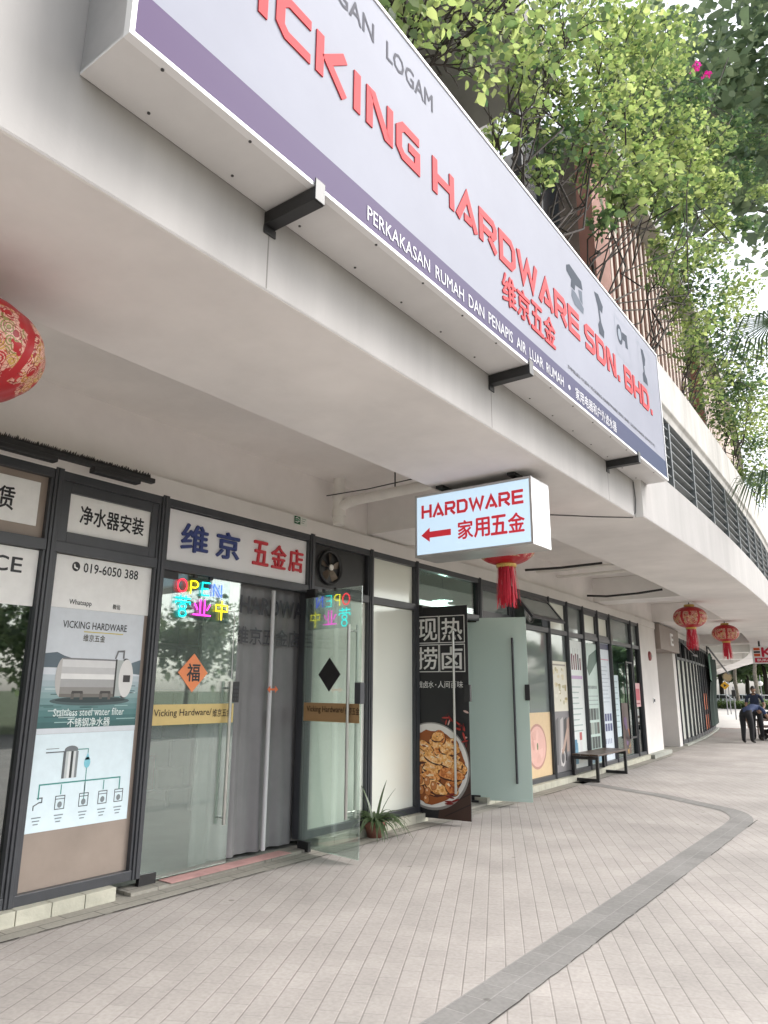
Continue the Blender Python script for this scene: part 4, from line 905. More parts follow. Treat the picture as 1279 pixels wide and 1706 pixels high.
# ================================================================== LANTERNS
def lanternmat():
    m = bpy.data.materials.new('lantern_cloth'); m.use_nodes = True; n = m.node_tree.nodes; l = m.node_tree.links; b = n['Principled BSDF']
    b.inputs['Roughness'].default_value = .38
    tc = n.new('ShaderNodeTexCoord'); sp = n.new('ShaderNodeSeparateXYZ'); l.new(tc.outputs['Object'], sp.inputs[0])
    def math_(op, a, bb=None, c=None):
        q = n.new('ShaderNodeMath'); q.operation = op
        for i, v in enumerate((a, bb, c)):
            if v is None: continue
            if isinstance(v, (int, float)): q.inputs[i].default_value = v
            else: l.new(v, q.inputs[i])
        return q.outputs[0]
    ang = math_('ARCTAN2', sp.outputs[1], sp.outputs[0])
    s = math_('ABSOLUTE', math_('SINE', math_('MULTIPLY', ang, 3.0)))
    m1 = math_('GREATER_THAN', s, .22)
    zc = math_('ABSOLUTE', math_('ADD', sp.outputs[2], .03)); m2 = math_('LESS_THAN', zc, .135)
    nz = n.new('ShaderNodeTexNoise'); nz.inputs['Scale'].default_value = 17; l.new(tc.outputs['Object'], nz.inputs['Vector'])
    vo = n.new('ShaderNodeTexVoronoi'); vo.inputs['Scale'].default_value = 21; vo.feature = 'F1'; l.new(tc.outputs['Object'], vo.inputs['Vector'])
    vd = n.new('ShaderNodeTexVoronoi'); vd.inputs['Scale'].default_value = 44; vd.feature = 'DISTANCE_TO_EDGE'; l.new(tc.outputs['Object'], vd.inputs['Vector'])
    rp = n.new('ShaderNodeValToRGB'); rp.color_ramp.interpolation = 'CONSTANT'; e = rp.color_ramp.elements
    sc = n.new('ShaderNodeSeparateColor'); l.new(vo.outputs['Color'], sc.inputs[0]); l.new(sc.outputs[0], rp.inputs[0])
    pal = ['B8202A', 'C9A24A', 'D8907E', 'B98C34', 'A01822', 'DDB09C', '8C9050', 'C01E28', 'C8A858']
    for i, c in enumerate(pal):
        el = e[i] if i < 2 else e.new(i/len(pal)); el.position = i/len(pal); el.color = (*lin(c), 1)
    ring = math_('GREATER_THAN', math_('ABSOLUTE', math_('SINE', math_('MULTIPLY', vd.outputs['Distance'], 95))), .28)
    edge = math_('GREATER_THAN', vd.outputs['Distance'], .035)
    petal = math_('GREATER_THAN', math_('SINE', math_('MULTIPLY', vo.outputs['Distance'], 26)), .15)
    ro = n.new('ShaderNodeMix'); ro.data_type = 'RGBA'; l.new(petal, ro.inputs['Factor']); l.new(rp.outputs[0], ro.inputs['A']); ro.inputs['B'].default_value = (*lin('E0B4A0'), 1)
    dk = n.new('ShaderNodeMix'); dk.data_type = 'RGBA'; l.new(math_('MULTIPLY', edge, ring), dk.inputs['Factor']); dk.inputs['A'].default_value = (*lin('7A1216'), 1); l.new(ro.outputs['Result'], dk.inputs['B'])
    big = math_('GREATER_THAN', nz.outputs['Fac'], .42)
    msk = math_('MULTIPLY', math_('MULTIPLY', m1, m2), big)
    mx = n.new('ShaderNodeMix'); mx.data_type = 'RGBA'; l.new(msk, mx.inputs['Factor']); mx.inputs['A'].default_value = (*lin('A60E1A'), 1); l.new(dk.outputs['Result'], mx.inputs['B'])
    l.new(mx.outputs['Result'], b.inputs['Base Color']); return m
LANT = lanternmat(); LGOLD = mat('lantern_gold', (.55, .36, .09), .4, metal=.3, var=.3, vs=40); TAS = mat('red_tassel', (.55, .015, .04), .6, var=.15, vs=30)
LC_ = Vector((-3.42, 6.9, 3.08)); LT = thing('lantern', LC_, 'red and gold festive lantern half hidden behind the hanging light box', 'lantern', 'red festive lanterns under the canopy')
mb = MB(); prof = []
for i in range(25):
    t_ = math.pi*(i/24); prof.append((max(.09, .34*max(0, math.sin(t_))**.92), -.225*math.cos(t_)))
vs = []; k = 72
for r_, z in prof:
    for j in range(k):
        a = 2*math.pi*j/k; rr = r_*(1-.035*abs(math.cos(a*6))**6); vs.append(LC_+Vector((rr*math.cos(a), rr*math.sin(a), z)))
mb.add(vs, [(i*k+j, i*k+(j+1) % k, (i+1)*k+(j+1) % k, (i+1)*k+j) for i in range(24) for j in range(k)], LANT, True); mb.build('body', LT)
mb = MB(); mb.lathe(LC_, [(.0, .265), (.10, .265), (.105, .25), (.10, .20), (.0, .20)], LGOLD); mb.lathe(LC_, [(.0, .31), (.012, .31), (.012, .266), (.0, .266)], BLACK, 8); mb.build('cap', LT)
mb = MB(); mb.lathe(LC_, [(.0, -.205), (.105, -.205), (.11, -.22), (.105, -.25), (.0, -.25)], LGOLD); mb.build('collar', LT)
mb = MB(); random.seed(3)
for i in range(84):
    a = random.uniform(0, 6.283); r_ = .1*math.sqrt(random.uniform(.45, 1)); L = random.uniform(.31, .45); q = Vector((r_*math.cos(a), r_*math.sin(a), -.25)); tw = Vector((-math.sin(a), math.cos(a), 0))*.0052
    e_ = q*1.0+Vector((r_*.22*math.cos(a)+random.uniform(-.018, .018), r_*.22*math.sin(a)+random.uniform(-.018, .018), -L)); e_.z = -.25-L
    md = (q+e_)/2+Vector((random.uniform(-.006, .006), random.uniform(-.006, .006), 0))
    mb.add([LC_+q-tw, LC_+q+tw, LC_+md+tw, LC_+md-tw, LC_+e_+tw, LC_+e_-tw], [(0, 1, 2, 3), (3, 2, 4, 5)], TAS)
mb.build('tassel', LT)
dup(LT, (-3.27, 1.245, 3.03), 'big red lantern with gold figures cut by the left edge, nearest of all lanterns', .5, 1.05)
dup(LT, (-3.76, 16.1, 3.08), 'red lantern with gold flower panels, larger of the two hanging near the column', .25)
dup(LT, (-4.06, 21.05, 3.08), 'red lantern with gold flower panels, smaller and farther of the two before the E box', .8)

# ================================================================== PIPES AND CABLES UNDER THE CANOPY
PVC = mat('pvc_pipe', (.78, .76, .72), .45, var=.08, vs=4)
t = thing('drain_pipe', (-5.08, 6.08, 3.4), 'white plastic drain pipe with an elbow in the ceiling recess above the shop sign', 'pipe')
mb = MB(); mb.tube([Vector((-5.08, 6.08, 3.36)), Vector((-5.08, 6.08, 3.9))], .066, PVC, 14); mb.build('riser', t)
mb = MB(); mb.tube([Vector((-5.08, 6.08, 3.55)), Vector((-4.95, 6.08, 3.60)), Vector((-4.85, 6.08, 3.61)), Vector((-3.48, 6.08, 3.64))], .055, PVC, 12); mb.build('branch', t)
mb = MB()
for z in (3.66, 3.46): mb.tube([Vector((-5.08, 6.08, z)), Vector((-5.08, 6.08, z+.07))], .076, PVC, 14)
mb.tube([Vector((-4.93, 6.08, 3.601)), Vector((-4.86, 6.08, 3.61))], .064, PVC, 12); mb.build('coupling', t)
mb = MB(); mb.tube([Vector((-4.3, 6.08, 3.68)), Vector((-4.3, 6.08, 3.9))], .008, BLACK, 6); mb.build('hanger', t)
CB = mat('black_cable', (.03, .03, .03), .6)
for pts, r_, lb in (([(-5.2, 6.0, 3.70), (-4.6, 6.0, 3.685), (-4.0, 6.0, 3.70), (-3.49, 6.0, 3.71)], .006, 'thin black cable running along the drain pipe'),
                    ([(-5.5, 14.6, 3.50), (-5.0, 14.6, 3.45), (-4.4, 14.65, 3.47), (-3.9, 14.7, 3.52)], .022, 'thick black cable sagging across the ceiling recess before the column'),
                    ([(-5.2, 11.2, 3.55), (-4.6, 11.25, 3.54), (-3.9, 11.3, 3.56)], .02, 'black cable below the ceiling behind the tasselled lantern')):
    mb = MB(); mb.tube([Vector(p) for p in pts], r_, CB, 6); tag(mb.build('cable', origin=pts[0]), lb, 'cable')
for y_, z, lb in ((11.9, 3.62, 'white conduit crossing the ceiling recess, nearer of two'), (12.9, 3.66, 'white conduit crossing the ceiling recess, farther of two')):
    mb = MB(); mb.tube([Vector((FX-.1, y_, z)), Vector((-3.6, y_, z))], .03, PVC, 10); tag(mb.build('conduit', origin=(-4.4, y_, z)), lb, 'pipe')

# ================================================================== PENDANT LAMP, second fan
t = thing('pendant_lamp', (-6.2, 10.14, 3.34), 'lit white dome pendant lamp inside the second shop behind its transom glass', 'lamp')
pl = Vector((-6.2, 10.14, 2.98))
mb = MB(); mb.lathe(pl, [(.03, .2), (.10, .17), (.16, .10), (.185, .0), (.175, .0), (.15, .09), (.09, .155), (.02, .185)], WHITE, 28); mb.build('lamp_shade', t)
mb = MB(); mb.lathe(pl, [(0, .02), (.14, .02), (.14, .03), (0, .03)], mat('lit_bulb', (.9, .95, .95), .4, emit=2.0, ecol=(.85, 1, .97))); mb.build('bulb', t)
mb = MB(); mb.tube([pl+Vector((0, 0, .2)), pl+Vector((0, 0, .37))], .006, BLACK, 6); mb.build('cord', t)
ld = bpy.data.lights.new('pendant_light', 'POINT'); lo = bpy.data.objects.new('pendant_light', ld); C.objects.link(lo); ld.energy = 7; ld.shadow_soft_size = .1; lo.location = pl+Vector((0, 0, -.06))
f8 = facfr(10.72, 12.22)
t = thing('exhaust_fan', f8(.85, 2.89, -.06), 'round caged fan seen in the opened awning window by the tassel', 'fan')
mb = MB()
for r_ in (.06, .11, .16, .2): mb.tube([f8(.85+r_*math.cos(i*.35), 2.89+r_*math.sin(i*.35), -.03) for i in range(19)], .006, STEEL, 6)
mb.build('cage', t)
for i in range(4):
    mb = MB(); a = i*1.57+.4; mb.poly(f8, [(.85+.03*math.cos(a), 2.89+.03*math.sin(a)), (.85+.17*math.cos(a-.3), 2.89+.17*math.sin(a-.3)), (.85+.18*math.cos(a+.3), 2.89+.18*math.sin(a+.3))], -.06, WHITE, .006); mb.build('blade', t)

# ================================================================== POTTED PLANT
t = thing('potted_plant', (-5.02, 6.74, 0), 'potted spider plant with long drooping leaves on the paving by the open door', 'plant')
TER = mat('terracotta', (.23, .095, .07), .8, var=.25, vs=14)
pb = Vector((-5.02, 6.74, .006)); mb = MB(); mb.lathe(pb, [(0, 0), (.085, 0), (.12, .14), (.125, .165), (.11, .165), (.105, .14), (0, .135)], TER, 24); mb.build('pot', t)
LF1 = leafmat('blade_leaf', [(.03, .06, .025), (.06, .10, .04), (.16, .20, .11)], .25)
random.seed(12); LS = []
for i in range(84):
    a = random.uniform(0, 6.283); up = i < 4
    L = random.uniform(.40, .5) if up else random.uniform(.26, .50); rise = .95 if up else random.uniform(.35, .8); w_ = random.uniform(.012, .019)
    p = pb+Vector((.03*math.cos(a), .03*math.sin(a), .14)); d_ = Vector((math.cos(a), math.sin(a), 0)); sd_ = Vector((-math.sin(a), math.cos(a), 0))
    mb = MB(); vs = []; th = math.asin(min(.98, rise)); q = p.copy(); n_ = 8
    for s in range(n_+1):
        ww = w_*(1-(s/n_)**2.2)+.001
        vs += [q-sd_*ww+Vector((0, 0, .003)), q, q+sd_*ww+Vector((0, 0, .003))]
        q = q+(d_*math.cos(th)+Vector((0, 0, math.sin(th))))*(L/n_); th -= (.06 if up else random.uniform(.16, .30))
        if q.z < .012: q.z = .012
    mb.add(vs, [(3*s, 3*s+1, 3*s+4, 3*s+3) for s in range(n_)]+[(3*s+1, 3*s+2, 3*s+5, 3*s+4) for s in range(n_)], LF1, True); mb.build('leaf', t, recalc=False)

# ================================================================== BENCH
WOOD = mat('dark_bench_wood', (.085, .06, .045), .4, var=.35, vs=5)
t = thing('bench', (-5.02, 13.9, 0), 'low bench with dark plank seat and black loop legs against the shopfront', 'bench')
fb = Fr((-5.03, 13.0, 0), (-.055, 1.8, 0)); BLn = 1.75
mb = MB()
for i in range(3): mb.fbox(fb, (-.02, .43, -.235+i*.16), (BLn+.02, .462, -.235+i*.16+.152), WOOD)
mb.build('seat', t, bevel=.004)
for u in (.02, BLn-.07):
    mb = MB(); fr_ = Fr(fb(u, 0, 0), fb.N)
    mb.line(fr_, [(-.215, .032), (.215, .032), (.215, .40), (-.215, .40)], .05, 0, BLACK, closed=True, depth=.05); mb.build('leg', t)

# ================================================================== POSTERS ON THE FARTHER BAYS
def bay(i): a, b = POSTS[i], POSTS[i+1]; return facfr(a, b), seglen(a, b)
f, L = bay(8)
def d(mb, n):
    mb.ell(f, L*.56, .66, L*.26, .36, n, ink('B8897C'), k=30); mb.ell(f, L*.56, .66, L*.23, .32, n+.0006, ink('DDB0A4'), k=30)
    for i in range(12): mb.ell(f, L*.56+random.uniform(-.2, .2), .66+random.uniform(-.2, .2), .09, .05, n+.0012+.0001*i, ink(random.choice(['E4B9AE', 'CF9A8E', 'D8A99C'])), a=random.uniform(0, 3), k=14)
    mb.ell(f, L*.56, .66, .03, .06, n+.003, ink('6B7A4A'), k=10)
    for i in range(5): mb.line(f, [(.12+.05*i, .22), (.10+.05*i, 1.15)], .012, n, ink('C8A46E'))
    mb.rect(f, .2, .85, .3, 1.12, n+.0012, ink('E8E0D0'))
sheet('food_poster', f, .06, .175, L-.06, 1.2, ink('D8BE96'), 'food poster of a pink dish on straw, low on the window beside the green door', 'poster', d, -.002)
f, L = bay(9)
def d(mb, n):
    for a, b, c in ((.12, .3, '5A5A5C'), (.34, .28, 'B4B0AE'), (.52, .35, '3C3A3C'), (.66, .5, 'A58F84')):
        mb.poly(f, [(a, b), (a+.12, b), (a+.2, 1.1), (a+.06, 1.05)], n, ink(c)); n += .0004
    mb.ell(f, .45, .42, .12, .16, n, ink('D0CECC'), k=18); mb.ell(f, .45, .42, .08, .11, n+.0005, ink('5C5A5C'), k=18); mb.line(f, [(.75, .9), (.5, .55), (.42, .5)], .09, n+.001, ink('B49A8C'))
sheet('poster', f, .05, .175, L-.05, 1.2, ink('7E7C7E'), 'grey photographic poster of hands, low on the window left of the bench', 'poster', d, -.002)
def d(mb, n):
    for i in range(26): mb.ell(f, random.uniform(.15, L-.15), random.uniform(1.28, 1.98), random.uniform(.03, .08), random.uniform(.02, .05), n+.0001*i, ink(random.choice(['C9B98E', 'B7B08A', 'D8CDAA', 'E8E4D4', 'A99A6A'])), k=10)
    mb.rect(f, .12, 2.0, L-.12, 2.03, n, ink('9A9488'))
sheet('menu', f, .06, 1.2, L-.06, 2.08, ink('DDD9C8'), 'pale menu sheet with small food pictures above the hands poster', 'poster', d, -.002)
f, L = bay(10)
def d(mb, n):
    for i in range(6): mb.rect(f, .1+.115*i, 1.95, .17+.115*i, 1.98+random.uniform(.12, .28), n, ink(random.choice(['6A2E3A', '30262E', 'A83A56', 'C88A3A'])))
    for i in range(4): mb.line(f, [(.3+.1*i, 2.2), (.34+.09*i, 2.36)], .008, n, ink('5A5A5A'))
    mb.rect(f, .1, 1.78, L-.12, 1.84, n, ink('B79AC0'))
    for i in range(9): mb.rect(f, .08, 1.62-.1*i, L-.1-random.uniform(0, .3), 1.64-.1*i, n, ink('9FB3B0'))
    mb.rect(f, .12, .25, .34, .62, n, ink('6FA0B8')); mb.rect(f, .45, .3, .58, .78, n, ink('D8D8D8')); mb.rect(f, .45, .66, .58, .8, n+.001, ink('B85A5A')); mb.rect(f, .14, .5, .3, .68, n+.001, ink('4E86A6'))
sheet('poster', f, .045, .175, L-.045, 2.5, ink('DCE2E0'), 'tall white poster with dark red bottles near the top, behind the bench', 'poster', d, -.002)
f, L = bay(11)
def d(mb, n):
    mb.poly(f, [(.2, 2.0), (.35, 2.25), (L-.06, 2.4), (L-.06, 2.15), (.5, 1.95), (.3, 1.85)], n, ink('4F6E62'))
    for i in range(8): mb.rect(f, .12+.08*i, 1.6, .17+.08*i, 1.66, n, ink('5A6A6C'))
    for i in range(3): mb.rect(f, .1, 1.45-.08*i, L-.12, 1.465-.08*i, n, ink('8FA09E'))
    for r_ in range(3):
        for c_ in range(4): mb.rect(f, .1+.17*c_, 1.0-.27*r_, .25+.17*c_, 1.22-.27*r_, n, ink(random.choice(['3C4644', '6F7F7A', '9FAAA2', '54504A'])))
    mb.rect(f, .06, .2, L-.08, .42, n, ink('8FB0C4'))
sheet('poster', f, .045, .175, L-.045, 2.5, ink('BFD2CB'), 'tall pale teal poster with a dark leaf shape and a grid of photos', 'poster', d, -.002)
f, L = bay(12)
def d(mb, n):
    mb.rect(f, .03, 2.42, L-.03, 2.545, n+.0, ink('2B2F55')); mb.text(f, .1, 2.46, .55, .05, '603-2718', PAPER, n+.001) if False else None
    mb.rect(f, .1, 2.2, L-.1, 2.22, n, ink('C88AA0'))
    for i in range(10): mb.rect(f, .08, 2.05-.08*i, L-.1-random.uniform(0, .25), 2.065-.08*i, n, ink('A9B6C2'))
    for r_ in range(2):
        for c_ in range(4): mb.rect(f, .08+.17*c_, .95-.2*r_, .21+.17*c_, 1.1-.2*r_, n, ink('3E4878'))
    for i in range(5): mb.rect(f, .1+.12*i, .5, .15+.12*i, .6, n, ink('7C88A8')); mb.rect(f, .1+.12*i, .28, .15+.12*i, .36, n, ink('6C7898'))
sheet('poster', f, .045, .175, L-.045, 2.555, ink('D2DCE4'), 'tall white poster with a navy header band, right of the teal poster', 'poster', d, -.002)
f, L = bay(13)
def d(mb, n):
    for i in range(9): mb.rect(f, .22, 1.75-.12*i, .5-random.uniform(0, .1), 1.77-.12*i, n, ink('8FA8B0'))
sheet('notice', f, .18, .6, .56, 1.9, ink('C2D6DC'), 'narrow pale notice on the glass door before the column', 'notice', d, -.002)
def d(mb, n):
    for i in range(14): mb.ell(f, random.uniform(.78, 1.18), random.uniform(.35, 1.15), random.uniform(.06, .14), random.uniform(.06, .16), n+.0002*i, ink(random.choice(['B08A2E', '3A2A2A', '6A4A7A', 'C9A23A', '2A2226', 'A0603A'])), a=random.uniform(0, 3), k=12)
sheet('poster', f, .68, .2, 1.28, 1.3, ink('5A4A44'), 'dark poster with yellow shapes low on the glass door before the column', 'poster', d, -.002)
f, L = bay(14)
def d(mb, n):
    mb.rect(f, .14, 1.35, L-.14, 1.62, n, ink('C0485A')); mb.rect(f, .14, 1.26, L-.14, 1.29, n, ink('8A3A44'))
sheet('notice', f, .1, 1.2, L-.08, 1.75, ink('D8A8A8'), 'small red notice in the narrow pane next to the column', 'notice', d, .0)

# ---- column fittings and the E box
fc = facfr(18.4, 20.3, .032)
t = thing('alarm_bell', fc(1.0, 2.45, .0), 'round dark red alarm bell high on the white column', 'alarm bell')
mb = MB(); ringlathe(mb, fc, 1.0, 2.45, [(.12, .001), (.12, .03), (.08, .055), (.03, .06), (.0005, .062)], mat('bell_red', (.25, .05, .05), .4)); mb.build('gong', t)
mb = MB(); mb.fbox(fc, (.97, 2.42, .062), (1.03, 2.48, .08), STEEL); mb.build('hub', t)
t = thing('wall_switch', fc(1.1, 1.35, 0), 'small grey call switch on the white column below the bell', 'switch')
mb = MB(); mb.fbox(fc, (1.03, 1.27, .001), (1.15, 1.40, .02), WHITE); mb.build('plate', t, bevel=.004)
mb = MB(); ringlathe(mb, fc, 1.09, 1.335, [(.035, .021), (.035, .04), (.0005, .042)], FRAME); mb.build('button', t)
EB = mat('brown_sign_box', (.28, .235, .21), .6, var=.06, vs=2)
fe = facfr(20.32, 23.2, -.10)
t = thing('entrance_sign', fe(1.4, 2.66, .1), 'brown box fascia over the recessed entrance with a white letter E', 'sign')
mb = MB(); mb.fbox(fe, (0, 2.68, -.4), (seglen(20.32, 23.2), 3.36, .26), EB); mb.build('box', t, bevel=.008)
mb = MB(); mb.text(fe, 1.5, 2.86, .36, .32, 'E', WHITE, .262, .04, .02); mb.build('lettering', t)
# dark green shade cloth with its pole at the end of the second shop
GC = mat('dark_green_cloth', (.012, .03, .022), .8, var=.4, vs=3)
t = thing('shade_cloth', P(34, .1), 'dark green shade cloth hanging from a slanted pole at the far end of the shops', 'shade cloth')
mb = MB(); vs = []; nU = 36
for z in (.25, 1.2, 2.4, 3.0):
    for i in range(nU+1):
        y_ = 31.9+3.6*i/nU; vs.append(P(y_, .12+.05*math.sin(y_*9)+.03*math.sin(y_*23+z)+.12*(z > 2.2), z-.15*math.sin(i/nU*3.14)*(z > 2.9)))
mb.add(vs, [(r_*(nU+1)+i, r_*(nU+1)+i+1, (r_+1)*(nU+1)+i+1, (r_+1)*(nU+1)+i) for r_ in range(3) for i in range(nU)], GC, True); mb.build('cloth', t)
mb = MB(); mb.tube([P(32.0, .2, 3.32), P(35.8, .75, 2.35)], .035, BLACK, 8); mb.tube([P(31.9, .15, 3.05), P(31.9, .15, 3.38)], .03, BLACK, 8); mb.build('pole', t)
GL = mat('green_net', (.03, .12, .07), .7, var=.3, vs=6)
mb = MB(); vs = [P(31.5+.25*i, .2+.05*math.sin(i*2.2), 3.05-.5*j-.1*math.sin(i)) for j in range(3) for i in range(7)]
mb.add(vs, [(j*7+i, j*7+i+1, (j+1)*7+i+1, (j+1)*7+i) for j in range(2) for i in range(6)], GL, True); mb.build('net_bundle', t)
# hanging K sign
t = thing('light_box_sign', (-4.4, 29.95, 2.6), 'small hanging sign with a red K, orange bars and BUKA below, under the far canopy', 'sign')
fk = Fr((-4.93, 29.9, 0), (1, 0, 0)); KR = ink('C2183A'); KO = ink('D2552A')
mb = MB(); mb.fbox(fk, (0, 2.58, -.2), (1.25, 3.20, 0), WHITE); mb.build('casing', t, bevel=.01)
mb = MB()
mb.rect(fk, .06, 3.06, .27, 3.15, .003, KO); mb.rect(fk, .06, 2.965, .27, 3.03, .003, ink('241C18')); mb.rect(fk, .06, 2.84, .27, 2.94, .003, KO); mb.build('emblem', t)
mb = MB(); mb.text(fk, .33, 2.83, .34, .32, 'K', KR, .003, .06); mb.build('lettering', t); mb = MB(); mb.rect(fk, .07, 2.62, 1.2, 2.79, .003, KR); mb.text(fk, .16, 2.66, .42, .09, 'BUKA', PAPER, .006, .03); mb.build('lettering', t)
for u in (.25, 1.0):
    mb = MB(); mb.fbox(fk, (u-.03, 3.2, -.13), (u+.03, 3.4, -.07), BLACK); mb.build('bracket', t)
# ================================================================== PLANTS
BARK = mat('bark', (.038, .030, .024), .9, var=.4, vs=12)
BARKP = mat('pale_bark', (.24, .21, .17), .9, var=.3, vs=5)
LF_B = leafmat('bougainvillea_leaf', [(.06, .105, .045), (.125, .19, .07), (.20, .265, .10), (.29, .34, .145)], .58)
LF_B2 = leafmat('bougainvillea_dark_leaf', [(.032, .07, .034), (.065, .12, .05), (.11, .17, .07)], .5)  # darkest of the leaf tones, dealt to clumps at random
LF_B3 = leafmat('bougainvillea_young_leaf', [(.13, .20, .07), (.23, .30, .11), (.34, .40, .17)], .58)
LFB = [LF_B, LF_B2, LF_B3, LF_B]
LF_D = leafmat('dark_tree_leaf', [(.08, .12, .075), (.14, .19, .11), (.22, .27, .16)], .55)
LF_P = leafmat('pale_tree_leaf', [(.05, .09, .035), (.10, .15, .06), (.16, .20, .08)], .5)
FLOW = leafmat('pink_flower', [(.55, .04, .22), (.70, .10, .36)], .4)
def leaves(name, parent, centers, radii, counts, size, mt, flat=.5, droop=.25):
    mts = mt if isinstance(mt, list) else [mt]; ci = np.concatenate([np.full(n, rng.integers(len(mts)) if len(mts) > 1 else 0) for n in counts])
    ci = np.where(rng.random(len(ci)) < .25, rng.integers(len(mts), size=len(ci)), ci)
    V = []; 
    for c, r, n in zip(centers, radii, counts):
        q = rng.normal(size=(n, 3)); q /= np.linalg.norm(q, axis=1)[:, None]; q *= (rng.random(n)**.45)[:, None]*np.array([r, r, r*.8])
        V.append(np.array(c)+q)
    V = np.concatenate(V); n = len(V)
    d = rng.normal(size=(n, 3)); d[:, 2] = d[:, 2]*flat-droop; d /= np.linalg.norm(d, axis=1)[:, None]
    u = rng.normal(size=(n, 3))*np.array([.5, .5, 1.0])+np.array([0, 0, .8]); s_ = np.cross(d, u); s_ /= np.linalg.norm(s_, axis=1)[:, None]; up = np.cross(s_, d)
    L = size*np.clip(np.exp(rng.normal(0, .38, n)), .4, 2.1)[:, None]
    pts = np.stack([V, V+d*L*.26+s_*L*.31+up*L*.08, V+d*L*.62+s_*L*.27+up*L*.07, V+d*L-up*L*.06, V+d*L*.62-s_*L*.27+up*L*.07, V+d*L*.26-s_*L*.31+up*L*.08], axis=1).reshape(-1, 3)
    og = np.array(parent['_w']); me = bpy.data.meshes.new(name)
    me.vertices.add(6*n); me.vertices.foreach_set('co', (pts-og).ravel())
    me.loops.add(6*n); me.loops.foreach_set('vertex_index', np.arange(6*n, dtype=np.int32))
    me.polygons.add(n); me.polygons.foreach_set('loop_start', np.arange(0, 6*n, 6, dtype=np.int32))
    try: me.polygons.foreach_set('loop_total', np.full(n, 6, dtype=np.int32))
    except Exception: pass
    for q in mts: me.materials.append(q)
    me.polygons.foreach_set('material_index', ci.astype(np.int32)); me.update(calc_edges=True); me.validate()
    o = bpy.data.objects.new(name, me); C.objects.link(o); o.parent = parent; o['_w'] = tuple(parent['_w']); return o
def wig(a, b, n, am):
    a, b = Vector(a), Vector(b); L = (b-a).length; pts = []
    for i in range(n+1):
        t = i/n; p = a.lerp(b, t)
        if 0 < i < n: p += Vector((random.uniform(-1, 1), random.uniform(-1, 1), random.uniform(-1, 1)))*am*L
        p.z += .10*L*math.sin(math.pi*t); pts.append(p)
    return pts
def bush(base, clumps, n, label, size=.062, mt=LFB, rb=.034, flowers=(), twigs=3, group=None, dens=None):
    base = Vector(base); t = thing('planter_bush', base, label, 'bush', group); mb = MB()
    hub = base+Vector((random.uniform(-.05, .1), random.uniform(-.1, .1), .35)); mb.tube(wig(base, hub, 4, .06), rb*1.2, BARK, 8, rb)
    cs, rs = [], []
    for c, r in clumps:
        c = Vector(c); h0 = hub+Vector((random.uniform(-.1, .15), random.uniform(-.25, .25), random.uniform(-.1, .1))); pts = wig(h0, c, 7, .075); mb.tube(pts, rb*random.uniform(.22, .45), BARK, 6, .005)
        for k_ in range(twigs):
            a = random.choice(pts[3:]); e_ = a+(c-hub).normalized()*random.uniform(.1, .5)+Vector((random.uniform(-1, 1), random.uniform(-1, 1), random.uniform(-.5, .8)))*r*.9
            mb.tube(wig(a, e_, 4, .06), .009, BARK, 5, .003)
        cs.append(c); rs.append(r)
    mb.build('stem', t, recalc=False)
    if n: leaves('foliage', t, cs, rs, [max(10, int(n*1.12*r**2/.2)) for r in rs], size, mt)
    if flowers:
        for f, r in flowers: leaves('flower_cluster', t, [f], [r], [40], .05, FLOW)
    return t
def cl(*a): return [(atX(px, py, X), r) for px, py, X, r in a]
BG = 'bushes in the upper planter'
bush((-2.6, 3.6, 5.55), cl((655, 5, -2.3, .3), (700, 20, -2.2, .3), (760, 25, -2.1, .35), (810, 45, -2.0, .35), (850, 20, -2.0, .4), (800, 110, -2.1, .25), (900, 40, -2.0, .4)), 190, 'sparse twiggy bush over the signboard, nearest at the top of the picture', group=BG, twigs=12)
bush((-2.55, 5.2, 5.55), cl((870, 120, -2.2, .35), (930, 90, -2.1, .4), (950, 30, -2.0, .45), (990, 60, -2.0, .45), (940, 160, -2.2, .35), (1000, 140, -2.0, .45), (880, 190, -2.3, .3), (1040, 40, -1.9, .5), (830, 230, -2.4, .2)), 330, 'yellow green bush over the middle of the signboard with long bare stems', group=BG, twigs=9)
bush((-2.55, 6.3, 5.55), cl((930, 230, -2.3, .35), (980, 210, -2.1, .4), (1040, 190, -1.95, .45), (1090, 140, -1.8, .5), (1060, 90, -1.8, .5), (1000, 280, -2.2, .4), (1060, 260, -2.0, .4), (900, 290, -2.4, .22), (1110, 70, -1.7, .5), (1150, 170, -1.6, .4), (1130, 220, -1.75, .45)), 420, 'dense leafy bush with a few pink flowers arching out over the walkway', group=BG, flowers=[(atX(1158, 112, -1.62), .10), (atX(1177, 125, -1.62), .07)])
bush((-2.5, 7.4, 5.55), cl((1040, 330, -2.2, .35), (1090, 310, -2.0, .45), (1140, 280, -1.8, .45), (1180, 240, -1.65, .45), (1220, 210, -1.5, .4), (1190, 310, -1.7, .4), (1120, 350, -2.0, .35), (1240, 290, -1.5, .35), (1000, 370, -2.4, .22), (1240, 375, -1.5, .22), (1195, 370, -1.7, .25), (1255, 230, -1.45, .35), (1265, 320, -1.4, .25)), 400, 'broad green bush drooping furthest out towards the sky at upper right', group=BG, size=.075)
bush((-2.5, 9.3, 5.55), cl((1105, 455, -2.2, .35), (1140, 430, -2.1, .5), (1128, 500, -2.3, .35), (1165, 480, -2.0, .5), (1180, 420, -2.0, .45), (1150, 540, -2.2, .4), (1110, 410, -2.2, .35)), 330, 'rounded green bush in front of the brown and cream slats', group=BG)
bush((-2.5, 11.6, 5.6), cl((1150, 590, -2.4, .4), (1180, 560, -2.2, .5), (1210, 520, -2.0, .55), (1190, 620, -2.3, .45), (1220, 590, -2.1, .5), (1170, 650, -2.4, .35), (1230, 480, -1.9, .5), (1240, 640, -2.1, .45)), 330, 'green bush beside the right end of the near slatted screen', group=BG)
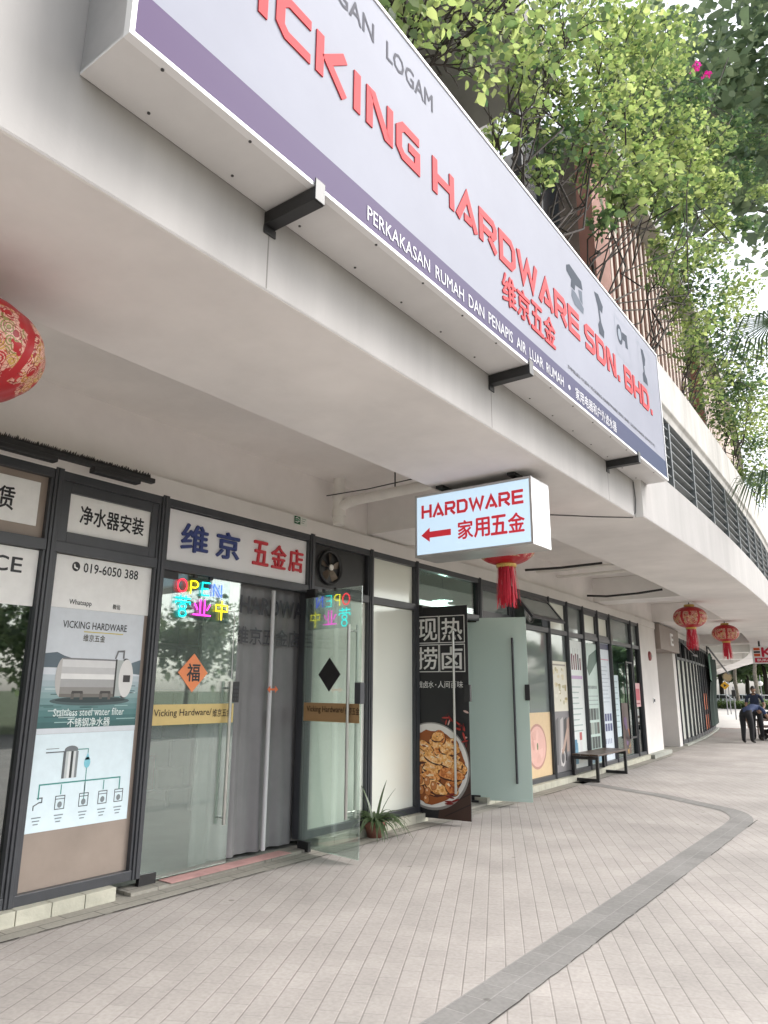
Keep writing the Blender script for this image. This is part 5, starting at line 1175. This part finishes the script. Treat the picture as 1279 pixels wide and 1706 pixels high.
bush((-2.55, 15.0, 5.6), cl((1195, 680, -2.5, .5), (1215, 710, -2.4, .5), (1240, 690, -2.2, .6), (1265, 660, -2.0, .6), (1250, 740, -2.4, .5), (1225, 640, -2.2, .5), (1270, 590, -1.9, .6)), 300, 'darker bush further along the parapet near the palm frond', group=BG)
bush((-2.85, 20.0, 5.6), cl((1225, 790, -2.9, .45), (1245, 800, -2.7, .5), (1262, 770, -2.4, .7), (1275, 820, -2.6, .6), (1275, 720, -2.2, .7)), 240, 'small scrub with bare stems at the far end of the parapet', group=BG)
def tree(name, base, h, crown_r, n_cl, n_leaf, size, mt, bark, label, tr=.18, group=None, cz=.68, spread=1.0, cat='tree', trunk_k=8):
    base = Vector(base); t = thing(name, base, label, cat, group); mb = MB()
    fork = base+Vector((random.uniform(-.3, .3), random.uniform(-.3, .3), h*.42)); mb.tube(wig(base, fork, 5, .02), tr, bark, trunk_k, tr*.7)
    cs, rs = [], []
    for i in range(n_cl):
        a = random.uniform(0, 6.283); q = math.sqrt(random.random()); c = base+Vector((crown_r*spread*q*math.cos(a), crown_r*spread*q*math.sin(a), h*(cz+random.uniform(-.22, .30)*(1.15-q*.6))))
        if i < 9: mb.tube(wig(fork, c, 5, .05), tr*.42, bark, 6, .02)
        cs.append(c); rs.append(crown_r*random.uniform(.22, .42))
    mb.build('trunk', t, recalc=False); leaves('crown', t, cs, rs, [n_leaf//n_cl]*n_cl, size, mt); return t
random.seed(31)
tree('street_tree', (1.0, 22.0, -.12), 29, 6.2, 40, 19000, .30, LF_D, BARKP, 'tall dark street tree whose crown fills the top right corner', .26, cz=.74)
tree('street_tree', (3.2, 40.0, -.12), 20, 5.5, 26, 9000, .34, LF_P, BARKP, 'pale feathery street tree showing behind the bushes at the right edge', .25)
# trees across the road, seen only as reflections in the glass
r1 = tree('street_tree', (22, 6, -.12), 8, 3.8, 24, 5200, .26, LF_D, BARKP, 'roadside tree opposite the shops, mirrored in the door glass', .13, group='roadside trees opposite the shops', cz=.5)
for x, y_, s, rz in ((23, 12.5, 1.05, 1), (22, 19, .95, 2.2), (23, 27, 1.1, 3.4), (22, 36, 1, 4.2), (23, -2, 1, 5)): dup(r1, (x, y_, -.12), 'roadside tree opposite the shops, mirrored in the door glass', rz, s)
# palm
PALM = leafmat('palm_leaf', [(.03, .06, .03), (.05, .09, .045), (.08, .12, .06)], .3)
t = thing('palm_tree', (.4, 13.6, -.0), 'palm tree hanging its fan frond into the right edge of the picture', 'palm')
top = Vector((.35, 13.5, 8.0)); mb = MB(); mb.tube(wig((.4, 13.6, 0), top, 6, .01), .14, BARKP, 10, .11); mb.build('trunk', t)
random.seed(4)
tgt = [atY(1285, 535, 12.6), atY(1290, 790, 13.2)]
for i in range(13):
    a = i*2*math.pi/11+.2; tip = top+Vector((1.9*math.cos(a), 1.9*math.sin(a), random.uniform(-.4, .9)))
    if i >= 11: tip = tgt[i-11]
    if i < 11 and tip.x < top.x-.3: continue
    mb = MB(); pts = [top, top.lerp(tip, .5)+Vector((0, 0, .45)), tip]; mb.tube([pts[0], top.lerp(tip, .25)+Vector((0, 0, .3)), pts[1], tip.lerp(pts[1], .3)+Vector((0, 0, .08)), tip], .022, PALM, 6, .012)
    dr = (tip-top); dr.z = 0; dr.normalize(); sd_ = Vector((-dr.y, dr.x, 0))
    for k_ in range(34):
        b_ = -1.9+3.8*k_/33; L = 1.15*(1-.12*abs(b_))*random.uniform(.85, 1.1); dv = dr*math.cos(b_)+sd_*math.sin(b_)
        q0 = tip; q1 = tip+dv*L*.55+Vector((0, 0, -.05)); q2 = tip+dv*L*.85+Vector((0, 0, -.45*L-.1)); wv = dv.cross(Vector((0, 0, 1))).normalized()*.018
        mb.add([q0-wv*.3, q0+wv*.3, q1+wv, q1-wv, q2], [(0, 1, 2, 3), (3, 2, 4)], PALM)
    mb.build('frond', t, recalc=False)
# far trees beyond the path
random.seed(8)
for i, (px, Y, h, mt, bk, lb) in enumerate((
    (1204, 96, 9, LF_D, BARK, 'far dark tree beside the end of the shops, leftmost below the canopy'), (1229, 88, 12, LF_P, BARKP, 'far tree with two pale trunks beside the round disc sign'),
    (1246, 100, 9, LF_P, BARK, 'far bright green tree above the parked cars'), (1262, 86, 13, LF_D, BARKP, 'far tree with a straight pale trunk behind the standing man'), (1280, 98, 11, LF_D, BARK, 'far dark tree at the right edge beyond the walkway'))):
    p = atY(px, 1160, Y); tree('park_tree', (p.x, Y, -.16), h, h*.36, 16, 2600, .55, mt, bk, lb, .22 if bk is BARKP else .3, group='trees beyond the far road', cz=.62)
# far wood as one mass behind
t_ = bpy.data.objects.new('far_wood', None)
t_['_w'] = (0, 0, 0); fw = []; fr2 = []
for i in range(90):
    x = -95+i*1.5; fw.append((x+random.uniform(-1, 1), 118+random.uniform(-6, 6)-.25*x*0, random.uniform(1.5, 9))); fr2.append(random.uniform(2.2, 3.6))
hold = bpy.data.objects.new('tmp', None); hold['_w'] = (0, 0, 0)
o = leaves('far_wood', hold, fw, fr2, [170]*90, 1.1, LF_D); o.parent = None; o['kind'] = 'stuff'; o['label'] = 'dark belt of distant trees behind the far road'
bpy.data.objects.remove(hold); bpy.data.objects.remove(t_)
hold = bpy.data.objects.new('tmp', None); hold['_w'] = (0, 0, 0); random.seed(2)
hc = [(-38+i*.55, 83.5+.05*i+random.uniform(-.3, .3), .25) for i in range(80)]
o = leaves('hedge', hold, hc, [.62]*80, [150]*80, .22, LF_P); o.parent = None; o['label'] = 'low clipped green hedge along the far end of the pale path'; o['category'] = 'hedge'
bpy.data.objects.remove(hold)

# ================================================================== FAR STREET: cars and signs
def car(loc, rz, col, label):
    t = thing('parked_car', loc, label, 'car', 'cars on the far road'); t.rotation_euler = (0, 0, rz)
    o = Vector(loc); f = Fr(o, (1, 0, 0)); paint = mat('car_'+col, col, .25, coat=.6)
    W = .85; side = [(-2.1, .35), (2.1, .35), (2.15, .62), (2.0, .82), (1.15, .95), (.55, 1.40), (-1.1, 1.45), (-1.75, 1.02), (-2.1, .95), (-2.15, .6)]
    fs_ = Fr(o, (1, 0, 0)); mb = MB(); mb.poly(fs_, side, -W, paint, 2*W); mb.build('body', t, bevel=.06)
    G_ = mat('car_glass', (.02, .025, .03), .1)
    mb = MB()
    for s in (-W-.004, W+.001): mb.poly(fs_, [(.95, .98), (.48, 1.34), (-.2, 1.37), (-.2, .98)], s, G_, .003); mb.poly(fs_, [(-.28, .98), (-.28, 1.37), (-1.05, 1.38), (-1.55, 1.02)], s, G_, .003)
    mb.add([o+Vector((1.17, y_, .965)) for y_ in (-.7, .7)]+[o+Vector((.62, y_, 1.36)) for y_ in (.62, -.62)], [(0, 1, 2, 3)], G_); mb.build('glass', t)
    for x in (-1.3, 1.3):
        for s in (-1, 1):
            mb = MB(); fr_ = Fr(o+Vector((x, s*.78, .32)), (1, 0, 0)); mb.ell(fr_, 0, 0, .32, .32, -.10, BLACK, k=20, depth=.2); mb.ell(fr_, 0, 0, .2, .2, -.105 if s > 0 else .101, STEEL, k=16, depth=.004); mb.build('wheel', t)
    for s in (-.6, .6):
        mb = MB(); mb.box(o+Vector((2.06, s-.16, .66)), o+Vector((2.15, s+.16, .78)), WHITE); mb.build('headlight', t)
def gp(px, Y, z=-.12): p = atY(px, 1150, Y); return (p.x, Y, z)
for px, Y, rz, c, lb in ((1203, 90, .05, 'D8DCE0', 'white car on the far road near the yellow diamond sign'), (1222, 91, .05, '9FA8AE', 'grey car on the far road between the two pale trunks'), (1241, 90.5, .05, 'C8D0D6', 'silver car on the far road left of the standing man'), (1277, 89.5, .05, 'E4E6E8', 'white car on the far road at the right edge')): car(gp(px, Y), rz, c, lb)
YEL = mat('sign_yellow', (.62, .33, .02), .5); SG = mat('sign_post', (.25, .25, .26), .5)
def pole(px, Y, ztop, label, cat='road sign', name='road_sign', z0=-.15):
    p = atY(px, 1150, Y); t = thing(name, (p.x, Y, z0), label, cat); mb = MB(); mb.tube([Vector((p.x, Y, z0)), Vector((p.x, Y, ztop))], .04, SG, 8); mb.build('post', t); return t, Fr((p.x, Y-.05, 0), (1, 0, 0))
t, f = pole(1208.5, 62, 2.5, 'yellow diamond road sign with a black arrow beyond the end of the shops'); zc = atY(1208.5, 1142, 62).z
mb = MB(); mb.poly(f, [(0, zc-.33), (.33, zc), (0, zc+.33), (-.33, zc)], 0, YEL, .01); mb.build('plate', t)
mb = MB(); mb.poly(f, [(-.08, zc-.13), (.13, zc), (-.08, zc+.13)], .012, BLACK, .004); mb.build('symbol', t)
t, f = pole(1214, 64, 3.0, 'round brown backed disc sign above the yellow diamond'); zc = atY(1214, 1128, 64).z
mb = MB(); mb.ell(f, 0, zc, .36, .36, 0, mat('disc_back', (.25, .2, .13), .6), k=24, depth=.01); mb.build('plate', t)
mb = MB(); mb.ell(f, 0, zc, .27, .27, .012, mat('disc_tan', (.36, .28, .16), .6), k=20, depth=.004); mb.build('symbol', t)
t, f = pole(1221.5, 52, 1.9, 'thin dark post with a small black box on the pale path', 'post', 'post'); zc = atY(1221.5, 1155, 52).z
mb = MB(); mb.fbox(f, (-.1, zc-.2, -.05), (.14, zc+.2, .08), BLACK); mb.build('box', t)
t, f = pole(1268, 70, 3.0, 'lamp post with a white globe behind the standing man', 'street lamp', 'street_lamp'); zc = atY(1268, 1139, 70).z
mb = MB(); mb.lathe((f.O.x, 70, zc), [(.02, -.2), (.16, -.14), (.2, 0), (.16, .14), (.02, .2)], mat('globe', (.8, .8, .78), .3), 16); mb.build('globe', t)

# ================================================================== PEOPLE
SKIN_ = mat('skin', (.30, .17, .11), .55, var=.08, vs=20); HAIR = mat('hair', (.015, .012, .01), .6); SHIRT = mat('navy_shirt', (.035, .055, .13), .8, var=.2, vs=14); SHIRT2 = mat('dark_navy_shirt', (.018, .026, .055), .8, var=.2, vs=14); TRO = mat('black_trousers', (.012, .012, .015), .8, var=.25, vs=10); SHOE = mat('shoes', (.02, .018, .016), .5)
def skinmesh(name, joints, edges, root, mt, parent, lev=2, matfn=None):
    """joints: {name: (pos, (rx, ry))} grown into one surface by the Skin modifier"""
    names = list(joints); ix = {n_: i for i, n_ in enumerate(names)}; og = Vector(parent['_w'])
    me = bpy.data.meshes.new(name); me.from_pydata([tuple(Vector(joints[n_][0])-og) for n_ in names], [(ix[a], ix[b]) for a, b in edges], [])
    o = bpy.data.objects.new(name, me); C.objects.link(o)
    md = o.modifiers.new('skin', 'SKIN'); md.use_smooth_shade = True
    for n_ in names:
        sv = me.skin_vertices[0].data[ix[n_]]; r_ = joints[n_][1]; sv.radius = r_ if isinstance(r_, tuple) else (r_, r_); sv.use_root = (n_ == root)
    ss = o.modifiers.new('sub', 'SUBSURF'); ss.levels = ss.render_levels = lev
    bpy.context.view_layer.update()
    m2 = bpy.data.meshes.new_from_object(o.evaluated_get(bpy.context.evaluated_depsgraph_get()))
    bpy.data.objects.remove(o); bpy.data.meshes.remove(me)
    m2.name = name; o2 = bpy.data.objects.new(name, m2); C.objects.link(o2); o2.parent = parent; o2['_w'] = tuple(og)
    m2.materials.clear()
    ms = mt if isinstance(mt, list) else [mt]
    for q in ms: m2.materials.append(q)
    for p in m2.polygons:
        p.use_smooth = True; p.material_index = matfn(p.center+og) if matfn else 0
    return o2
def person(loc, face, J, label, shirt, hold=None):
    """J gives joint positions in the person's own frame: x to their right, y ahead, z up"""
    t = thing('person', loc, label, 'person'); L = Vector(loc); fy = Vector((face[0], face[1], 0)).normalized(); fx = Vector((fy.y, -fy.x, 0))
    def w_(p): return L+fx*p[0]+fy*p[1]+Vector((0, 0, p[2]))
    W_ = {k_: w_(v) for k_, v in J.items()}
    b = {k_: (W_[k_], r_) for k_, r_ in dict(pelvis=(.15, .115), waist=(.14, .105), chest=(.165, .115), neckb=(.075, .07), neck=.052, shl=.068, shr=.068, ell=.046, elr=.046, wrl=.032, wrr=.032, hal=(.036, .022), har=(.036, .022), hipl=.115, hipr=.115, knl=.085, knr=.085, anl=.06, anr=.06, tol=(.042, .03), tor=(.042, .03)).items()}
    E_ = [('pelvis', 'waist'), ('waist', 'chest'), ('chest', 'neckb'), ('neckb', 'neck'), ('neckb', 'shl'), ('neckb', 'shr'), ('shl', 'ell'), ('shr', 'elr'), ('ell', 'wrl'), ('elr', 'wrr'), ('wrl', 'hal'), ('wrr', 'har'), ('pelvis', 'hipl'), ('pelvis', 'hipr'), ('hipl', 'knl'), ('hipr', 'knr'), ('knl', 'anl'), ('knr', 'anr'), ('anl', 'tol'), ('anr', 'tor')]
    hd = W_['head']; hu = (W_['head']-W_['neck']).normalized(); hf = w_(J['look'])-hd; hf = (hf-hu*hf.dot(hu)).normalized(); hx = hf.cross(hu)
    def near(p, a, b_):
        q = (p-a).dot(b_-a)/max(1e-6, (b_-a).length_squared); q = max(0, min(1, q)); return (a+(b_-a)*q-p).length, q
    segs = [('skin', 'neckb', 'neck', .12), ('shirt', 'pelvis', 'waist', 0), ('shirt', 'waist', 'chest', 0), ('shirt', 'chest', 'neckb', 0), ('shirt', 'neckb', 'shl', 0), ('shirt', 'neckb', 'shr', 0), ('arm', 'shl', 'ell', 0), ('arm', 'shr', 'elr', 0), ('skin', 'ell', 'wrl', 0), ('skin', 'elr', 'wrr', 0), ('skin', 'wrl', 'hal', 0), ('skin', 'wrr', 'har', 0), ('tro', 'hipl', 'knl', 0), ('tro', 'hipr', 'knr', 0), ('tro', 'knl', 'anl', 0), ('tro', 'knr', 'anr', 0), ('shoe', 'anl', 'tol', 0), ('shoe', 'anr', 'tor', 0), ('tro', 'pelvis', 'hipl', 0), ('tro', 'pelvis', 'hipr', 0)]
    def mf(p):
        d_, kind, q = min(((*near(p, W_[a], W_[c_])[:1], k_, near(p, W_[a], W_[c_])[1]) for k_, a, c_, _ in segs), key=lambda z: z[0])
        if kind == 'arm': return 1 if q < .72 else 0
        if kind == 'shirt' and (p-W_['pelvis']).dot(W_['waist']-W_['pelvis']) < -.01: return 2
        return {'skin': 0, 'shirt': 1, 'tro': 2, 'shoe': 3}[kind]
    skinmesh('body', b, E_, 'pelvis', [SKIN_, shirt, TRO, SHOE], t, 2, mf)
    # head: one surface with brow, nose, chin and ears shaped in; eyes and mouth set on it
    mb = MB(); vs = []; nU, nV = 20, 14
    for i in range(nV+1):
        th = math.pi*i/nV
        for j in range(nU):
            a = 2*math.pi*j/nU; x, y_, z = math.sin(th)*math.sin(a), math.sin(th)*math.cos(a), math.cos(th)
            q = Vector((x*.075, y_*.095, z*.118))
            if z < 0: q.x *= 1+.28*z; q.y = q.y*(1+.12*z)+.012*max(0, -z)*1
            if y_ > .93 and -.35 < z < .1: q.y += .020*(1-abs(z+.18)/.3)
            if abs(x) > .96 and abs(z) < .25: q.x *= 1.14
            vs.append(hd+hx*q.x+hf*q.y+hu*q.z)
    mb.add(vs, [(i*nU+j, i*nU+(j+1) % nU, (i+1)*nU+(j+1) % nU, (i+1)*nU+j) for i in range(nV) for j in range(nU)], SKIN_, True); mb.build('head', t)
    mb = MB(); vs = []
    for i in range(8):
        th = math.pi*.5*i/7*1.15
        for j in range(nU):
            a = 2*math.pi*j/nU; x, y_, z = math.sin(th)*math.sin(a), math.sin(th)*math.cos(a), math.cos(th); zz = z
            if y_ > .3: zz = max(z, .42)
            vs.append(hd+hx*x*.082+hf*(y_*.102-.004)+hu*zz*.128)
    mb.add(vs, [(i*nU+j, i*nU+(j+1) % nU, (i+1)*nU+(j+1) % nU, (i+1)*nU+j) for i in range(7) for j in range(nU)], HAIR, True); mb.build('hair', t)
    mb = MB(); fh = Fr(hd, hx, hu)
    for s in (-1, 1): mb.ell(Fr(hd+hf*.086, hx, hu), s*.03, .008, .013, .006, 0, HAIR, k=10, depth=.004); mb.ell(Fr(hd+hf*.088, hx, hu), s*.03, .026, .018, .004, 0, HAIR, k=8, depth=.004)
    mb.build('eyes', t)
    mb = MB(); mb.ell(Fr(hd+hf*.088, hx, hu), 0, -.058, .024, .006, 0, mat('lips', (.22, .09, .07), .5), k=12, depth=.005); mb.build('mouth', t)
    # hands: five separate bent fingers on each palm
    for s, wr, ha in ((-1, 'wrl', 'hal'), (1, 'wrr', 'har')):
        d_ = (W_[ha]-W_[wr]).normalized(); sd_ = d_.cross(fy); sd_ = sd_.normalized() if sd_.length > .1 else d_.cross(Vector((0, 0, 1))).normalized(); cu_ = d_.cross(sd_)
        J2, E2 = {'palm': (W_[ha]-d_*.02, (.03, .018))}, []
        for i, (o_, L_) in enumerate(((-.027, .060), (-.009, .075), (.009, .080), (.027, .072))):
            a = W_[ha]+sd_*o_+d_*.015; b2 = a+d_*L_*.5+cu_*.006; c2 = b2+d_*L_*.36+cu_*.022
            J2['a%d' % i] = (a, .0095); J2['b%d' % i] = (b2, .0088); J2['c%d' % i] = (c2, .007); E2 += [('palm', 'a%d' % i), ('a%d' % i, 'b%d' % i), ('b%d' % i, 'c%d' % i)]
        a = W_[ha]+sd_*.034*s-d_*.03; J2['t0'] = (a, .011); J2['t1'] = (a+sd_*.022*s+d_*.035, .009); E2 += [('palm', 't0'), ('t0', 't1')]
        skinmesh('hand', J2, E2, 'palm', SKIN_, t, 1)
    return t, W_
# man bending forward, seen from behind, right arm to the cart
pb = atZ(1247, 1238, 0)
J = dict(pelvis=(0, 0, .92), waist=(.02, .18, 1.02), chest=(.05, .42, 1.10), neckb=(.08, .60, 1.08), neck=(.09, .66, 1.05), head=(.10, .77, .98), look=(.12, .95, .70),
         shl=(-.13, .56, 1.10), shr=(.27, .56, 1.06), ell=(-.24, .50, .84), wrl=(-.20, .52, .60), hal=(-.19, .54, .50), elr=(.36, .68, .82), wrr=(.36, .86, .62), har=(.36, .93, .54),
         hipl=(-.11, 0, .88), hipr=(.11, 0, .88), knl=(-.13, .05, .48), knr=(.13, .04, .48), anl=(-.12, -.05, .08), anr=(.13, -.02, .08), tol=(-.14, .12, .035), tor=(.16, .15, .035))
# torso leans to the viewer's right as he works on the cart
person((pb.x, pb.y, 0), (.25, .97), J, 'man in navy shirt and black trousers bending over, seen from behind beside the cart', SHIRT)
# second man standing, leaning on the cart, facing the camera
ps = atY(1256, 1160, 27.6)
J = dict(pelvis=(0, 0, .93), waist=(0, .03, 1.08), chest=(0, .07, 1.32), neckb=(0, .08, 1.46), neck=(0, .10, 1.52), head=(0, .13, 1.64), look=(.1, 1, 1.5),
         shl=(-.20, .08, 1.42), shr=(.20, .08, 1.42), ell=(-.30, .16, 1.14), wrl=(-.24, .36, .98), hal=(-.22, .43, .95), elr=(.26, .14, 1.14), wrr=(.20, .34, .97), har=(.18, .41, .94),
         hipl=(-.10, 0, .89), hipr=(.10, 0, .89), knl=(-.12, .04, .49), knr=(.12, .04, .49), anl=(-.12, 0, .08), anr=(.12, 0, .08), tol=(-.14, .17, .035), tor=(.14, .17, .035))
person((ps.x, 27.6, 0), (.05, -1), J, 'man with short black hair in a dark navy polo shirt standing behind the cart', SHIRT2)
# push cart with a dark load
pc_ = atZ(1276, 1234, 0); cx_, cy_ = pc_.x+.35, pc_.y+.55
t = thing('push_cart', (cx_, cy_, 0), 'low metal push cart with a dark bundle on top at the right edge', 'cart')
RUST = mat('dusty_pink_metal', (.33, .24, .21), .6, var=.2, vs=6)
mb = MB(); mb.box((cx_-.62, cy_-.4, .62), (cx_+.6, cy_+.4, .68), RUST); mb.box((cx_-.62, cy_-.4, .40), (cx_+.6, cy_+.4, .46), RUST); mb.build('deck', t, bevel=.01)
mb = MB()
for x in (-.6, .55):
    for y_ in (-.37, .33): mb.box((cx_+x, cy_+y_, .16), (cx_+x+.04, cy_+y_+.04, .619), RUST)
mb.build('frame', t)
for x in (-.5, .48):
    for y_ in (-.34, .34):
        mb = MB(); mb.ell(Fr((cx_+x, cy_+y_, .10), (1, 0, 0)), 0, 0, .1, .1, -.025, BLACK, k=18, depth=.05); mb.build('wheel', t)
mb = MB(); mb.tube([Vector((cx_-.55, cy_+.38, .68)), Vector((cx_-.55, cy_+.42, .98)), Vector((cx_+.5, cy_+.42, .98)), Vector((cx_+.5, cy_+.38, .68))], .018, STEEL, 8); mb.build('handle', t)
BUN = mat('dark_bundle', (.025, .025, .028), .8, var=.4, vs=9)
def lump(c, rx, ry, rz_, mt, name, par=None):
    mb = MB(); vs = []; c = Vector(c)
    for i in range(11):
        for j in range(18):
            th = math.pi*i/10; a = 2*math.pi*j/18; q = 1+.12*math.sin(3*a+2*th)+.08*math.sin(5*a-3*th)
            vs.append(c+Vector((rx*q*math.sin(th)*math.cos(a), ry*q*math.sin(th)*math.sin(a), rz_*math.cos(th))))
    mb.add(vs, [(i*18+j, i*18+(j+1) % 18, (i+1)*18+(j+1) % 18, (i+1)*18+j) for i in range(10) for j in range(18)], mt, True); return mb.build(name, par, origin=None if par else c)
tag(lump((cx_-.15, cy_+.02, .80), .40, .28, .135, BUN, 'bundle'), 'dark lumpy bundle lying on the push cart top', 'bundle')
tag(lump((cx_+.0, cy_, .28), .5, .30, .11, BUN, 'sack') , 'dark sack slung on the lower deck of the push cart', 'sack')
